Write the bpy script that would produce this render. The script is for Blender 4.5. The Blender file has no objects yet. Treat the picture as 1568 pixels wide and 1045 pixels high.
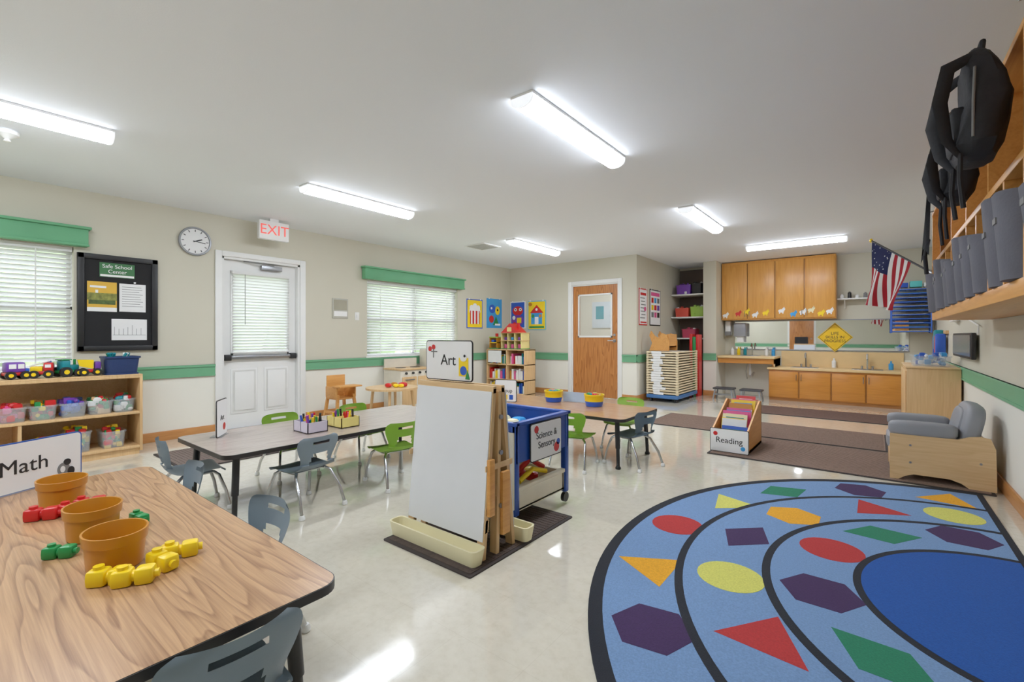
import bpy, bmesh, math, random
from mathutils import Matrix, Vector
random.seed(7)
sc=bpy.context.scene
col=sc.collection
try:
    sc.view_settings.view_transform='Standard'
    sc.view_settings.look='None'
    sc.view_settings.gamma=1.12
    sc.view_settings.exposure=0.22
except Exception: pass

# ---------------------------------------------------------------- materials
def lin(c):
    o=[]
    for v in c[:3]:
        v=v/255.0
        o.append(v/12.92 if v<=0.04045 else ((v+0.055)/1.055)**2.4)
    return (o[0],o[1],o[2],1.0)
MC={}
def nodes(name):
    m=bpy.data.materials.new(name); m.use_nodes=True
    nt=m.node_tree; b=nt.nodes['Principled BSDF']
    return m,nt,b
def coord(nt,scale=(1,1,1),kind='Object'):
    tc=nt.nodes.new('ShaderNodeTexCoord'); mp=nt.nodes.new('ShaderNodeMapping')
    mp.inputs['Scale'].default_value=scale
    nt.links.new(tc.outputs[kind],mp.inputs['Vector']); return mp.outputs['Vector']
def noise(nt,vec,scale,detail=3,rough=0.5):
    n=nt.nodes.new('ShaderNodeTexNoise'); n.inputs['Scale'].default_value=scale
    n.inputs['Detail'].default_value=detail; n.inputs['Roughness'].default_value=rough
    nt.links.new(vec,n.inputs['Vector']); return n.outputs['Fac']
def ramp(nt,fac,stops):
    r=nt.nodes.new('ShaderNodeValToRGB'); e=r.color_ramp.elements
    e[0].position=stops[0][0]; e[0].color=stops[0][1]
    e[1].position=stops[-1][0]; e[1].color=stops[-1][1]
    for p,c in stops[1:-1]:
        k=e.new(p); k.color=c
    nt.links.new(fac,r.inputs['Fac']); return r.outputs['Color']
def math_(nt,op,a,b=None):
    n=nt.nodes.new('ShaderNodeMath'); n.operation=op
    for i,v in enumerate((a,b)):
        if v is None: continue
        if isinstance(v,(int,float)): n.inputs[i].default_value=v
        else: nt.links.new(v,n.inputs[i])
    return n.outputs[0]
def mixc(nt,fac,a,b,mode='MIX'):
    n=nt.nodes.new('ShaderNodeMix'); n.data_type='RGBA'; n.blend_type=mode
    for s,v in ((0,fac),(6,a),(7,b)):
        if isinstance(v,(int,float)): n.inputs[s].default_value=v
        elif isinstance(v,tuple): n.inputs[s].default_value=v
        else: nt.links.new(v,n.inputs[s])
    return n.outputs[2]
def bump(nt,b,h,st=0.1,dist=0.01):
    n=nt.nodes.new('ShaderNodeBump'); n.inputs['Strength'].default_value=st; n.inputs['Distance'].default_value=dist
    nt.links.new(h,n.inputs['Height']); nt.links.new(n.outputs[0],b.inputs['Normal'])
def mul(c,k): return (min(1,c[0]*k),min(1,c[1]*k),min(1,c[2]*k),1)
def plain(name,c,rough=0.5,metal=0.0,var=0.06,nscale=6,bmp=0.0,bscale=80,alpha=None,trans=0):
    if name in MC: return MC[name]
    m,nt,b=nodes(name); C=lin(c)
    v=coord(nt); f=noise(nt,v,nscale,2)
    colr=ramp(nt,f,[(0.3,mul(C,1-var)),(0.7,mul(C,1+var))])
    nt.links.new(colr,b.inputs['Base Color'])
    b.inputs['Roughness'].default_value=rough; b.inputs['Metallic'].default_value=metal
    if bmp>0: bump(nt,b,noise(nt,v,bscale,2),bmp,0.004)
    if trans: b.inputs['Transmission Weight'].default_value=trans
    if alpha is not None: b.inputs['Alpha'].default_value=alpha
    MC[name]=m; return m
def emis(name,c,s):
    m,nt,b=nodes(name); b.inputs['Base Color'].default_value=lin(c)
    b.inputs['Emission Color'].default_value=lin(c); b.inputs['Emission Strength'].default_value=s
    return m
def wood(name,c1,c2,stretch=(0.6,5,1),rings=8,rough=0.4,contrast=1.0,fib=(4,120,4)):
    if name in MC: return MC[name]
    m,nt,b=nodes(name); A=lin(c1); B=lin(c2)
    v=coord(nt,stretch); f=noise(nt,v,1.6,2,0.45)
    g=math_(nt,'FRACT',math_(nt,'MULTIPLY',f,float(rings)))
    base=ramp(nt,g,[(0.0,A),(0.55,mixt(A,B,0.25*contrast)),(0.9,mixt(A,B,contrast)),(1.0,A)])
    v2=coord(nt,fib); f2=noise(nt,v2,1.0,3)
    fr=ramp(nt,f2,[(0.35,mul(B,1.0)),(0.65,mul(A,1.0))])
    c=mixc(nt,0.35,base,fr)
    nt.links.new(c,b.inputs['Base Color']); b.inputs['Roughness'].default_value=rough
    MC[name]=m; return m
def mixt(a,b,t): return tuple(a[i]*(1-t)+b[i]*t for i in range(3))+(1,)

white=plain('white_paint',(238,238,236),0.45,var=0.012)
offw=plain('ivory_plastic',(240,230,186),0.4,var=0.02)
black=plain('black_plastic',(24,24,27),0.45)
darkedge=plain('dark_edge_band',(34,30,30),0.4)
chrome=plain('brushed_chrome',(200,202,206),0.22,1.0,0.03)
steel=plain('steel',(160,162,166),0.35,1.0,0.03)
slate=plain('slate_gray_plastic',(132,147,157),0.36,bmp=0.05,bscale=300)
lime=plain('lime_green_plastic',(158,198,78),0.36,bmp=0.05,bscale=300)
yel=plain('yellow_plastic',(250,212,22),0.35)
red=plain('red_plastic',(206,30,30),0.35)
blu=plain('blue_plastic',(38,88,196),0.35)
grn=plain('green_plastic',(28,140,70),0.35)
org=plain('caramel_plastic',(196,128,30),0.3,var=0.03)
pur=plain('purple_plastic',(112,58,166),0.35)
teal=plain('teal_plastic',(16,134,146),0.35)
pink=plain('pink_plastic',(226,84,146),0.4)
cyan=plain('cyan_paint',(56,154,220),0.5)
sage=plain('sage_green_paint',(106,170,128),0.5,var=0.03)
valg=plain('valance_green_paint',(100,170,124),0.55,var=0.08,nscale=3)
paper=plain('white_paper',(240,240,240),0.7,var=0.02)
graymat=plain('gray_vinyl',(142,144,150),0.5,bmp=0.1)
navy=plain('navy_plastic',(24,48,96),0.5,bmp=0.3,bscale=60)
bagm=plain('black_fabric',(28,29,34),0.8,bmp=0.7,bscale=40,var=0.25,nscale=9)
feltg=plain('charcoal_felt',(96,96,105),0.9,bmp=0.3,var=0.12)
clearp=plain('clear_plastic',(225,235,240),0.15,alpha=0.22)
maple=wood('light_maple',(224,186,134),(202,158,106),(5,5,0.6),6,0.4,0.5,(90,90,4))
mapleh=wood('light_maple_flat',(226,190,140),(206,164,112),(0.6,5,5),6,0.4,0.5,(4,90,90))
honey=wood('honey_maple',(226,162,80),(202,134,54),(4,4,0.5),5,0.32,0.5,(90,90,4))
honeyd=wood('honey_oak_lower',(212,140,58),(186,114,40),(0.5,4,4),5,0.32,0.5,(4,90,90))
cubw=wood('cubby_oak',(226,162,86),(198,130,58),(4,0.5,4),5,0.4,0.5,(90,4,90))
basew=wood('baseboard_oak',(202,140,80),(178,112,56),(0.8,0.8,6),5,0.4,0.5,(6,6,90))
doorw=wood('door_oak',(204,134,70),(150,82,34),(4.5,4.5,0.45),12,0.35,0.95,(110,110,3))
topoak=wood('oak_laminate',(204,160,116),(132,88,56),(0.42,4.4,1),17,0.28,0.85,(4,190,1))
topgray=wood('oak_laminate_cool',(176,160,150),(144,126,116),(4.2,0.4,1),12,0.2,0.6,(160,5,1))
topoak3=wood('oak_laminate_warm',(196,150,108),(158,112,76),(0.4,4.2,1),12,0.22,0.7,(5,160,1))
tan=plain('tan_laminate',(230,196,140),0.4,var=0.03)
boardw=plain('whiteboard',(228,230,234),0.22,var=0.015)
matb=plain('dark_brown_mat',(82,68,62),0.95,var=0.15,nscale=60,bmp=0.8,bscale=150)
matc=plain('brown_carpet_mat',(134,110,96),0.95,var=0.12,nscale=50,bmp=0.8,bscale=150)
blacktex=plain('black_felt_board',(26,26,28),0.9)

# wall paint: beige above the chair rail, cream below
def wallmat():
    m,nt,b=nodes('two_tone_wall_paint')
    g=nt.nodes.new('ShaderNodeNewGeometry'); s=nt.nodes.new('ShaderNodeSeparateXYZ')
    nt.links.new(g.outputs['Position'],s.inputs[0])
    f=math_(nt,'GREATER_THAN',s.outputs[2],0.725)
    c=mixc(nt,f,lin((240,237,225)),lin((208,203,184)))
    n=noise(nt,g.outputs['Position'],1.2,2)
    c2=mixc(nt,0.03,c,ramp(nt,n,[(0.3,(0,0,0,1)),(0.7,(1,1,1,1))]))
    nt.links.new(c2,b.inputs['Base Color']); b.inputs['Roughness'].default_value=0.55
    bump(nt,b,noise(nt,g.outputs['Position'],180,2),0.06,0.002)
    return m
wallm=wallmat()
def ceilmat():
    m,nt,b=nodes('ceiling_paint'); v=coord(nt)
    b.inputs['Base Color'].default_value=lin((240,244,250)); b.inputs['Roughness'].default_value=0.8
    bump(nt,b,noise(nt,v,140,3),0.15,0.003); return m
ceilm=ceilmat()
def floormat():
    m,nt,b=nodes('vinyl_tile_floor')
    g=nt.nodes.new('ShaderNodeNewGeometry'); P=g.outputs['Position']
    br=nt.nodes.new('ShaderNodeTexBrick'); br.offset=0; br.squash=1
    for k,v in (('Scale',1.0),('Mortar Size',0.0012),('Mortar Smooth',0.3),('Brick Width',0.305),('Row Height',0.305)): br.inputs[k].default_value=v
    br.inputs['Color1'].default_value=lin((220,213,195)); br.inputs['Color2'].default_value=lin((217,209,190)); br.inputs['Mortar'].default_value=lin((204,195,175))
    nt.links.new(P,br.inputs['Vector'])
    n=noise(nt,P,22,5,0.65)
    c=mixc(nt,0.45,br.outputs['Color'],ramp(nt,n,[(0.3,lin((202,193,171))),(0.5,lin((220,213,195))),(0.75,lin((232,226,210)))]))
    nt.links.new(c,b.inputs['Base Color']); b.inputs['Roughness'].default_value=0.11
    b.inputs['Coat Weight'].default_value=0.7; b.inputs['Coat Roughness'].default_value=0.04
    bump(nt,b,noise(nt,P,6,2),0.13,0.01)
    return m
floorm=floormat()
def rugm(name,c):
    return plain(name,c,0.95,var=0.12,nscale=140,bmp=0.6,bscale=260)

# ---------------------------------------------------------------- mesh builder
class M:
    def __init__(s,name): s.name=name; s.v=[]; s.f=[]; s.mi=[]; s.mats=[]; s.T=Matrix()
    def add(s,vs,fs,m):
        o=len(s.v); T=s.T
        s.v+= [tuple(T@Vector(p)) for p in vs]
        if m not in s.mats: s.mats.append(m)
        k=s.mats.index(m)
        for f in fs: s.f.append([i+o for i in f]); s.mi.append(k)
    def box(s,x0,x1,y0,y1,z0,z1,m,bev=0):
        x0,x1=sorted((x0,x1)); y0,y1=sorted((y0,y1)); z0,z1=sorted((z0,z1))
        V=[(x0,y0,z0),(x1,y0,z0),(x1,y1,z0),(x0,y1,z0),(x0,y0,z1),(x1,y0,z1),(x1,y1,z1),(x0,y1,z1)]
        F=[(3,2,1,0),(4,5,6,7),(0,1,5,4),(1,2,6,5),(2,3,7,6),(3,0,4,7)]
        if bev:
            b=bmesh.new(); vv=[b.verts.new(p) for p in V]
            for f in F: b.faces.new([vv[i] for i in f])
            bmesh.ops.bevel(b,geom=list(b.edges),offset=bev,segments=2,affect='EDGES',profile=0.5)
            b.verts.index_update(); V=[tuple(q.co) for q in b.verts]; F=[[q.index for q in f.verts] for f in b.faces]; b.free()
        s.add(V,F,m)
    def cyl(s,p0,p1,r0,m,r1=None,n=14):
        r1=r0 if r1 is None else r1
        p0=Vector(p0);p1=Vector(p1); d=(p1-p0).normalized()
        a=Vector((1,0,0)) if abs(d.x)<0.9 else Vector((0,1,0)); u=d.cross(a).normalized(); w=d.cross(u)
        V=[];F=[]
        for p,r in ((p0,r0),(p1,r1)):
            for i in range(n):
                t=2*math.pi*i/n; V.append(tuple(p+u*math.cos(t)*r+w*math.sin(t)*r))
        for i in range(n):
            j=(i+1)%n; F.append((i,j,n+j,n+i))
        F.append(list(range(n))[::-1]); F.append(list(range(n,2*n)))
        s.add(V,F,m)
    def tube(s,pts,r,m,n=8,flat=None):
        pts=[Vector(p) for p in pts]; V=[];F=[]; ref=None
        for k,p in enumerate(pts):
            d=(pts[min(k+1,len(pts)-1)]-pts[max(k-1,0)]).normalized()
            if ref is None:
                ref=Vector((0,0,1)) if abs(d.z)<0.8 else Vector((1,0,0))
            u=d.cross(ref).normalized(); w=u.cross(d).normalized(); ref=w
            rr=r if not isinstance(r,(list,tuple)) else r[k]
            for i in range(n):
                t=2*math.pi*i/n
                V.append(tuple(p+u*math.cos(t)*rr*(flat or 1)+w*math.sin(t)*rr))
        for k in range(len(pts)-1):
            for i in range(n):
                j=(i+1)%n; F.append((k*n+i,k*n+j,(k+1)*n+j,(k+1)*n+i))
        F.append(list(range(n))[::-1]); F.append([ (len(pts)-1)*n+i for i in range(n)])
        s.add(V,F,m)
    def lathe(s,prof,m,c=(0,0,0),n=24,sx=1,sy=1):
        V=[];F=[]
        for r,z in prof:
            for i in range(n):
                t=2*math.pi*i/n; V.append((c[0]+r*sx*math.cos(t),c[1]+r*sy*math.sin(t),c[2]+z))
        for k in range(len(prof)-1):
            for i in range(n):
                j=(i+1)%n; F.append((k*n+i,k*n+j,(k+1)*n+j,(k+1)*n+i))
        F.append(list(range(n))[::-1]); F.append([(len(prof)-1)*n+i for i in range(n)])
        s.add(V,F,m)
    def prism(s,pts,z0,z1,m,side=None):
        n=len(pts); V=[(p[0],p[1],z0) for p in pts]+[(p[0],p[1],z1) for p in pts]
        s.add(V,[list(range(n))[::-1],list(range(n,2*n))],m)
        s.add(V,[(i,(i+1)%n,n+(i+1)%n,n+i) for i in range(n)],side or m)
    def ell(s,c,r,m,e=1.0,n=14,amp=0,freq=20):
        V=[];F=[]; h=n//2
        sg=lambda x:(abs(x)**e)*(1 if x>=0 else -1)
        for k in range(h+1):
            ph=-math.pi/2+math.pi*k/h
            for i in range(n):
                t=2*math.pi*i/n
                q=1+amp*math.sin(freq*0.37*i+1.3*k)*math.cos(k*2.1+i)
                V.append((c[0]+r[0]*q*sg(math.cos(ph))*sg(math.cos(t)),c[1]+r[1]*q*sg(math.cos(ph))*sg(math.sin(t)),c[2]+r[2]*sg(math.sin(ph))))
        for k in range(h):
            for i in range(n):
                j=(i+1)%n; F.append((k*n+i,k*n+j,(k+1)*n+j,(k+1)*n+i))
        s.add(V,F,m)
    def sheet(s,P,m,thick=0.006,skip=None,matf=None):
        b=bmesh.new(); R=len(P);C=len(P[0]); vv=[[b.verts.new(p) for p in row] for row in P]
        for i in range(R-1):
            for j in range(C-1):
                if skip and skip(i,j): continue
                f=b.faces.new((vv[i][j],vv[i][j+1],vv[i+1][j+1],vv[i+1][j]))
                f.material_index=(matf(i,j) if matf else 0)
        bmesh.ops.solidify(b,geom=list(b.faces),thickness=thick)
        loose=[v for v in b.verts if not v.link_faces]
        bmesh.ops.delete(b,geom=loose,context='VERTS')
        b.verts.index_update()
        V=[tuple(q.co) for q in b.verts]
        ms=m if isinstance(m,list) else [m]
        o=len(s.v); s.v+=[tuple(s.T@Vector(p)) for p in V]
        for x in ms:
            if x not in s.mats: s.mats.append(x)
        for f in b.faces:
            s.f.append([q.index+o for q in f.verts]); s.mi.append(s.mats.index(ms[f.material_index]))
        b.free()
    def done(s,origin=None,ang=35,link=True):
        xs=[p[0] for p in s.v];ys=[p[1] for p in s.v];zs=[p[2] for p in s.v]
        o=origin or ((min(xs)+max(xs))/2,(min(ys)+max(ys))/2,min(zs))
        me=bpy.data.meshes.new(s.name)
        me.from_pydata([(p[0]-o[0],p[1]-o[1],p[2]-o[2]) for p in s.v],[],s.f)
        for m in s.mats: me.materials.append(m)
        me.polygons.foreach_set('material_index',s.mi)
        me.update()
        b=bmesh.new(); b.from_mesh(me); bmesh.ops.recalc_face_normals(b,faces=list(b.faces)); b.to_mesh(me); b.free()
        me.polygons.foreach_set('use_smooth',[True]*len(me.polygons))
        me.set_sharp_from_angle(angle=math.radians(ang))
        ob=bpy.data.objects.new(s.name,me); ob.location=o
        col.objects.link(ob); return ob
def frame(c,right):
    r=Vector(right).normalized(); u=Vector((0,0,1)); n=r.cross(u)
    return Matrix(((r.x,u.x,n.x,c[0]),(r.y,u.y,n.y,c[1]),(r.z,u.z,n.z,c[2]),(0,0,0,1)))
def text(body,parent,F,size,m,off=(0,0,0.004),align='CENTER'):
    cu=bpy.data.curves.new('lettering','FONT'); cu.body=body; cu.size=size; cu.align_x=align; cu.align_y='CENTER'; cu.extrude=0.0008
    cu.materials.append(m)
    ob=bpy.data.objects.new('lettering',cu); col.objects.link(ob)
    ob.parent=parent
    W=F@Matrix.Translation(off)
    ob.matrix_basis=Matrix.Translation(-Vector(parent.location))@W
    return ob
def rrect(x0,x1,y0,y1,r,n=6):
    P=[]
    for cx,cy,a in ((x1-r,y1-r,0),(x0+r,y1-r,90),(x0+r,y0+r,180),(x1-r,y0+r,270)):
        for i in range(n+1):
            t=math.radians(a+90*i/n); P.append((cx+r*math.cos(t),cy+r*math.sin(t)))
    return P
def circ(x,y,r,n=24,ry=None,a0=0): 
    ry=ry or r
    return [(x+r*math.cos(2*math.pi*i/n+a0),y+ry*math.sin(2*math.pi*i/n+a0)) for i in range(n)]

# ---------------------------------------------------------------- room shell
XL=-5.93; XR=0.72; YF=7.45; YK=9.65; YB=-3.2; H=2.5
def wall(name,axis,a0,a1,u0,u1,ops=()):
    w=M(name); us=sorted({u0,u1,*[o[0] for o in ops],*[o[1] for o in ops]}); zs=sorted({0,H,*[o[2] for o in ops],*[o[3] for o in ops]})
    for i in range(len(us)-1):
        for k in range(len(zs)-1):
            cu=(us[i]+us[i+1])/2; cz=(zs[k]+zs[k+1])/2
            if any(o[0]<cu<o[1] and o[2]<cz<o[3] for o in ops): continue
            if axis=='x': w.box(a0,a1,us[i],us[i+1],zs[k],zs[k+1],wallm)
            else: w.box(us[i],us[i+1],a0,a1,zs[k],zs[k+1],wallm)
    return w.done()
W1=(-1.05,0.85,0.80,1.95); W2=(4.04,5.93,0.80,1.95); D1=(2.10,3.02,0.0,2.04); DF=(-4.45,-3.51,0.0,2.05)
wall('wall_left','x',XL-0.15,XL,YB,YK+0.15,(W1,W2,D1))
wall('wall_far','y',YF,YF+0.12,XL,-3.30,(DF,))
wall('wall_alcove_side','x',-3.30,-3.18,YF,YK)
wall('wall_kitchen','y',YK,YK+0.15,XL,XR+0.15)
wall('wall_right','x',XR,XR+0.15,YB,YK)
wall('wall_back','y',YB-0.15,YB,XL-0.15,XR+0.15)
wall('wall_column','y',9.0,YK,-2.53,-2.30)
c=M('ceiling'); c.box(XL-0.15,XR+0.15,YB-0.15,YK+0.15,H,H+0.1,ceilm); c.done()
c=M('floor'); c.box(XL-0.15,XR+0.15,YB-0.15,YK+0.15,-0.1,0,floorm); c.done()

# chair rails + baseboards
t=M('trim_1')
def railx(x,y0,y1,s):
    t.box(x,x+s*0.016,y0,y1,0.66,0.79,sage); t.box(x,x+s*0.026,y0,y1,0.765,0.79,sage); t.box(x,x+s*0.022,y0,y1,0.66,0.68,sage)
def raily(y,x0,x1,s):
    t.box(x0,x1,y,y+s*0.016,0.66,0.79,sage); t.box(x0,x1,y,y+s*0.026,0.765,0.79,sage); t.box(x0,x1,y,y+s*0.022,0.66,0.68,sage)
railx(XL,YB,2.03,1); railx(XL,3.09,YF,1); raily(YF,XL,-4.52,-1); raily(YF,-3.44,-3.18,-1); railx(-3.18,YF,9.0,1); railx(XR,YB,9.05,-1); raily(YB,XL,XR,1); raily(9.0,-2.53,-2.30,-1)
t.done()
def bb(name,x0,x1,y0,y1):
    b=M(name); b.box(x0,x1,y0,y1,0,0.10,basew,0.004); b.done()
bb('baseboard_left',XL,XL+0.016,YB,2.03); bb('baseboard_left.001',XL,XL+0.016,3.09,YF)
bb('baseboard_far',XL+0.016,-4.52,YF-0.016,YF); bb('baseboard_far.001',-3.44,-3.18,YF-0.016,YF)
bb('baseboard_right',XR-0.016,XR,YB,9.05); bb('baseboard_alcove',-3.18,-3.164,YF,YK); bb('baseboard_column',-2.53,-2.30,8.984,9.0)
bb('baseboard_back',XL,XR,YB,YB+0.016)

# windows with blinds and green valance
def window(i,y0,y1,z0,z1):
    w=M('window_%d'%i); x=XL
    for a,b_,c_,d in ((y0,y0+0.04,z0,z1),(y1-0.04,y1,z0,z1),(y0,y1,z0,z0+0.04),(y0,y1,z1-0.04,z1),((y0+y1)/2-0.02,(y0+y1)/2+0.02,z0,z1),(y0,y1,(z0+z1)/2-0.015,(z0+z1)/2+0.015)):
        w.box(x-0.13,x-0.09,a,b_,c_,d,white)
    w.box(x-0.112,x-0.108,y0+0.04,y1-0.04,z0+0.04,z1-0.04,clearglass)
    w.box(x-0.15,x+0.03,y0-0.03,y1+0.03,z0-0.012,z0+0.006,white,0.003)
    w.done()
    b=M('window_blind'); z=z1-0.05
    b.box(x-0.075,x-0.02,y0+0.01,y1-0.01,z1-0.045,z1-0.003,blindm)
    ang=math.radians(42); hw=0.0245
    while z>z0+0.05:
        dx=hw*math.cos(ang); dz=hw*math.sin(ang)
        P=[[(x-0.048-dx,y,z-dz) for y in (y0+0.015,y1-0.015)],[(x-0.048,y,z+0.004) for y in (y0+0.015,y1-0.015)],[(x-0.048+dx,y,z+dz) for y in (y0+0.015,y1-0.015)]]
        b.sheet(P,blindm,0.002); z-=0.042
    b.box(x-0.07,x-0.026,y0+0.015,y1-0.015,z0+0.01,z0+0.03,blindm,0.004)
    for yy in (y0+0.25,(y0+y1)/2,y1-0.25): b.box(x-0.024,x-0.022,yy-0.004,yy+0.004,z0+0.02,z1-0.01,blindm)
    b.done()
    v=M('window_valance')
    v.box(x+0.001,x+0.09,y0-0.09,y1+0.09,1.955,2.115,valg,0.004)
    v.box(x+0.001,x+0.115,y0-0.11,y1+0.11,2.115,2.14,valg,0.006)
    v.box(x+0.08,x+0.10,y0-0.095,y1+0.095,1.955,1.975,valg,0.003)
    v.done()
gm,nt,b_=nodes('window_glass'); b_.inputs['Base Color'].default_value=(1,1,1,1); b_.inputs['Alpha'].default_value=0.08; b_.inputs['Roughness'].default_value=0.02
clearglass=gm
bm_,nt,b_=nodes('blind_slats'); b_.inputs['Base Color'].default_value=lin((240,240,240)); b_.inputs['Roughness'].default_value=0.5
tr=nt.nodes.new('ShaderNodeBsdfTranslucent'); tr.inputs[0].default_value=lin((242,238,232)); mx=nt.nodes.new('ShaderNodeMixShader'); mx.inputs[0].default_value=0.2
nt.links.new(b_.outputs[0],mx.inputs[1]); nt.links.new(tr.outputs[0],mx.inputs[2]); nt.links.new(mx.outputs[0],nt.nodes['Material Output'].inputs['Surface'])
blindm=bm_
window(1,*W1); window(2,*W2)

# exit door (left wall)
d=M('door_1'); x=XL
fr_=[(2.03,2.10,0,2.10),(3.02,3.09,0,2.10),(2.10,3.02,2.04,2.10)]
for a in fr_: d.box(x-0.001,x+0.022,a[0],a[1],a[2],a[3],white,0.004)
d.box(x-0.15,x,2.10,2.125,0,2.04,white); d.box(x-0.15,x,2.995,3.02,0,2.04,white); d.box(x-0.15,x,2.10,3.02,2.015,2.04,white)
lx0,lx1=x-0.115,x-0.07
d.box(lx0,lx1,2.127,2.993,0.01,0.90,white); d.box(lx0,lx1,2.127,2.24,0.90,2.012,white); d.box(lx0,lx1,2.88,2.993,0.90,2.012,white); d.box(lx0,lx1,2.24,2.88,1.86,2.012,white)
d.box(x-0.095,x-0.09,2.24,2.88,0.90,1.86,clearglass)
for a in ((2.215,2.245,0.88,1.89),(2.875,2.905,0.88,1.89),(2.215,2.905,0.88,0.91),(2.215,2.905,1.86,1.89)): d.box(lx1,lx1+0.015,*a,white,0.003)
for y0,y1 in ((2.22,2.52),(2.60,2.90)):
    d.box(lx1,lx1+0.006,y0,y1,0.18,0.72,white,0.004); d.box(lx1+0.004,lx1+0.014,y0+0.04,y1-0.04,0.22,0.68,white,0.004)
    d.box(lx1+0.005,lx1+0.0065,y0+0.02,y1-0.02,0.20,0.70,plain('door_panel_groove',(218,218,214),0.5))
d.box(lx1,lx1+0.05,2.14,2.98,0.835,0.875,steel,0.006); d.box(lx1,lx1+0.065,2.14,2.21,0.82,0.89,black,0.006); d.box(lx1,lx1+0.065,2.91,2.98,0.82,0.89,black,0.006)
d.box(lx1+0.01,lx1+0.06,2.55,2.80,1.93,1.985,steel,0.004); d.tube([(lx1+0.05,2.7,1.99),(lx1+0.09,2.5,2.0),(lx1+0.03,2.35,2.01)],0.008,steel)
for zz in (0.25,1.05,1.85): d.cyl((lx1+0.008,2.124,zz),(lx1+0.008,2.124,zz+0.09),0.009,steel)
d.box(x-0.15,x+0.01,2.127,2.993,0.0,0.009,steel)
d.done()
b=M('door_blind'); z=1.84
b.box(lx1+0.016,lx1+0.05,2.22,2.90,1.85,1.885,blindm)
while z>0.93:
    P=[[(lx1+0.019,y,z-0.017) for y in (2.225,2.895)],[(lx1+0.032,y,z+0.001) for y in (2.225,2.895)],[(lx1+0.049,y,z+0.015) for y in (2.225,2.895)]]
    b.sheet(P,blindm,0.002); z-=0.036
b.box(lx1+0.02,lx1+0.046,2.225,2.895,0.905,0.922,blindm,0.003); b.cyl((lx1+0.053,2.36,1.85),(lx1+0.053,2.36,1.25),0.004,plain('wand_gray',(150,150,150),0.4))
b.done()

# oak door (far wall)
d=M('door_2'); y=YF
for a in ((-4.52,-4.45,0,2.12),(-3.51,-3.44,0,2.12),(-4.45,-3.51,2.05,2.12)): d.box(a[0],a[1],y-0.022,y+0.001,a[2],a[3],white,0.004)
d.box(-4.45,-4.43,y,y+0.12,0,2.05,white); d.box(-3.53,-3.51,y,y+0.12,0,2.05,white); d.box(-4.43,-3.53,y,y+0.12,2.03,2.05,white)
y0,y1=y+0.02,y+0.06
d.box(-4.428,-3.532,y0,y1,0.01,1.10,doorw); d.box(-4.428,-4.31,y0,y1,1.10,2.028,doorw); d.box(-3.65,-3.532,y0,y1,1.10,2.028,doorw); d.box(-4.31,-3.65,y0,y1,1.86,2.028,doorw)
d.box(-4.31,-3.65,y+0.038,y+0.042,1.10,1.86,clearglass)
for a in ((-4.325,-4.295,1.085,1.875),(-3.665,-3.635,1.085,1.875),(-4.325,-3.635,1.085,1.115),(-4.325,-3.635,1.845,1.875)): d.box(a[0],a[1],y0-0.012,y0,a[2],a[3],white,0.003)
d.cyl((-3.595,y0,1.03),(-3.595,y0-0.02,1.03),0.03,steel); d.tube([(-3.595,y0-0.02,1.03),(-3.595,y0-0.055,1.03),(-3.70,y0-0.055,1.03)],0.009,chrome)
d.cyl((-3.595,y0,1.13),(-3.595,y0-0.012,1.13),0.022,steel)
d.done()
d=M('door_3'); d.box(-2.9,-1.9,YB,YB+0.02,0,2.12,white,0.004); d.box(-2.83,-1.97,YB+0.02,YB+0.03,0.01,2.05,doorw,0.003); d.cyl((-2.05,YB+0.03,1.0),(-2.05,YB+0.08,1.0),0.025,steel); d.done()
s=M('hallway_noticeboard'); s.box(-5.2,-4.7,YK-0.03,YK,1.3,1.9,plain('cork',(190,200,205),0.8)); s.box(-5.1,-4.9,YK-0.034,YK-0.03,1.5,1.8,teal); s.done()

# ---------------------------------------------------------------- ceiling lights
em=emis('lit_diffuser',(238,245,255),52)
em_side=emis('lit_diffuser_side',(238,245,255),9)
em_cap=emis('translucent_end_cap',(240,244,250),0.6)
def fixture(x0,x1,y0,y1):
    f=M('ceiling_light'); along_y=(y1-y0)>(x1-x0)
    L=(y1-y0) if along_y else (x1-x0); cx=(x0+x1)/2; cy=(y0+y1)/2
    f.T=Matrix.Translation((cx,cy,H))@(Matrix() if along_y else Matrix.Rotation(math.pi/2,4,'Z'))
    f.box(-0.078,0.078,-L/2,L/2,-0.016,0,white,0.003)
    n=12; n1=n+1
    prof=[(-0.075*math.cos(math.pi*i/n),-0.016-0.062*math.sin(math.pi*i/n)**0.7) for i in range(n1)]
    V=[(p[0],yy,p[1]) for yy in (-L/2+0.012,L/2-0.012) for p in prof]
    f.add(V,[(i,i+1,n1+i+1,n1+i) for i in range(3,9)],em)
    f.add(V,[(i,i+1,n1+i+1,n1+i) for i in list(range(0,3))+list(range(9,12))],em_side)
    for s in (-1,1):
        P=[(-0.078*math.cos(math.pi*i/n),s*L/2,-0.015-0.064*math.sin(math.pi*i/n)**0.7) for i in range(n1)]
        Q=[(p[0],s*(L/2-0.014),p[2]) for p in P]
        k=n1
        f.add(P+Q,[list(range(k)),list(range(k,2*k))]+[(i,(i+1)%k,k+(i+1)%k,k+i) for i in range(k)],em_cap)
    return f.done()
for a in (( -4.17,-4.03,-0.44,0.78),(-4.17,-4.03,2.12,3.35),(-4.17,-4.03,5.15,6.38),(-1.66,-1.52,2.10,3.33),(-1.66,-1.52,5.0,6.25),(-1.56,-0.30,7.78,7.92),(-1.66,-1.52,-1.0,0.22),(-4.17,-4.03,-2.6,-1.38),(-5.0,-3.9,8.5,8.64)): fixture(*a)  # last fixture is unseen, added to light the room behind the oak door
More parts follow.
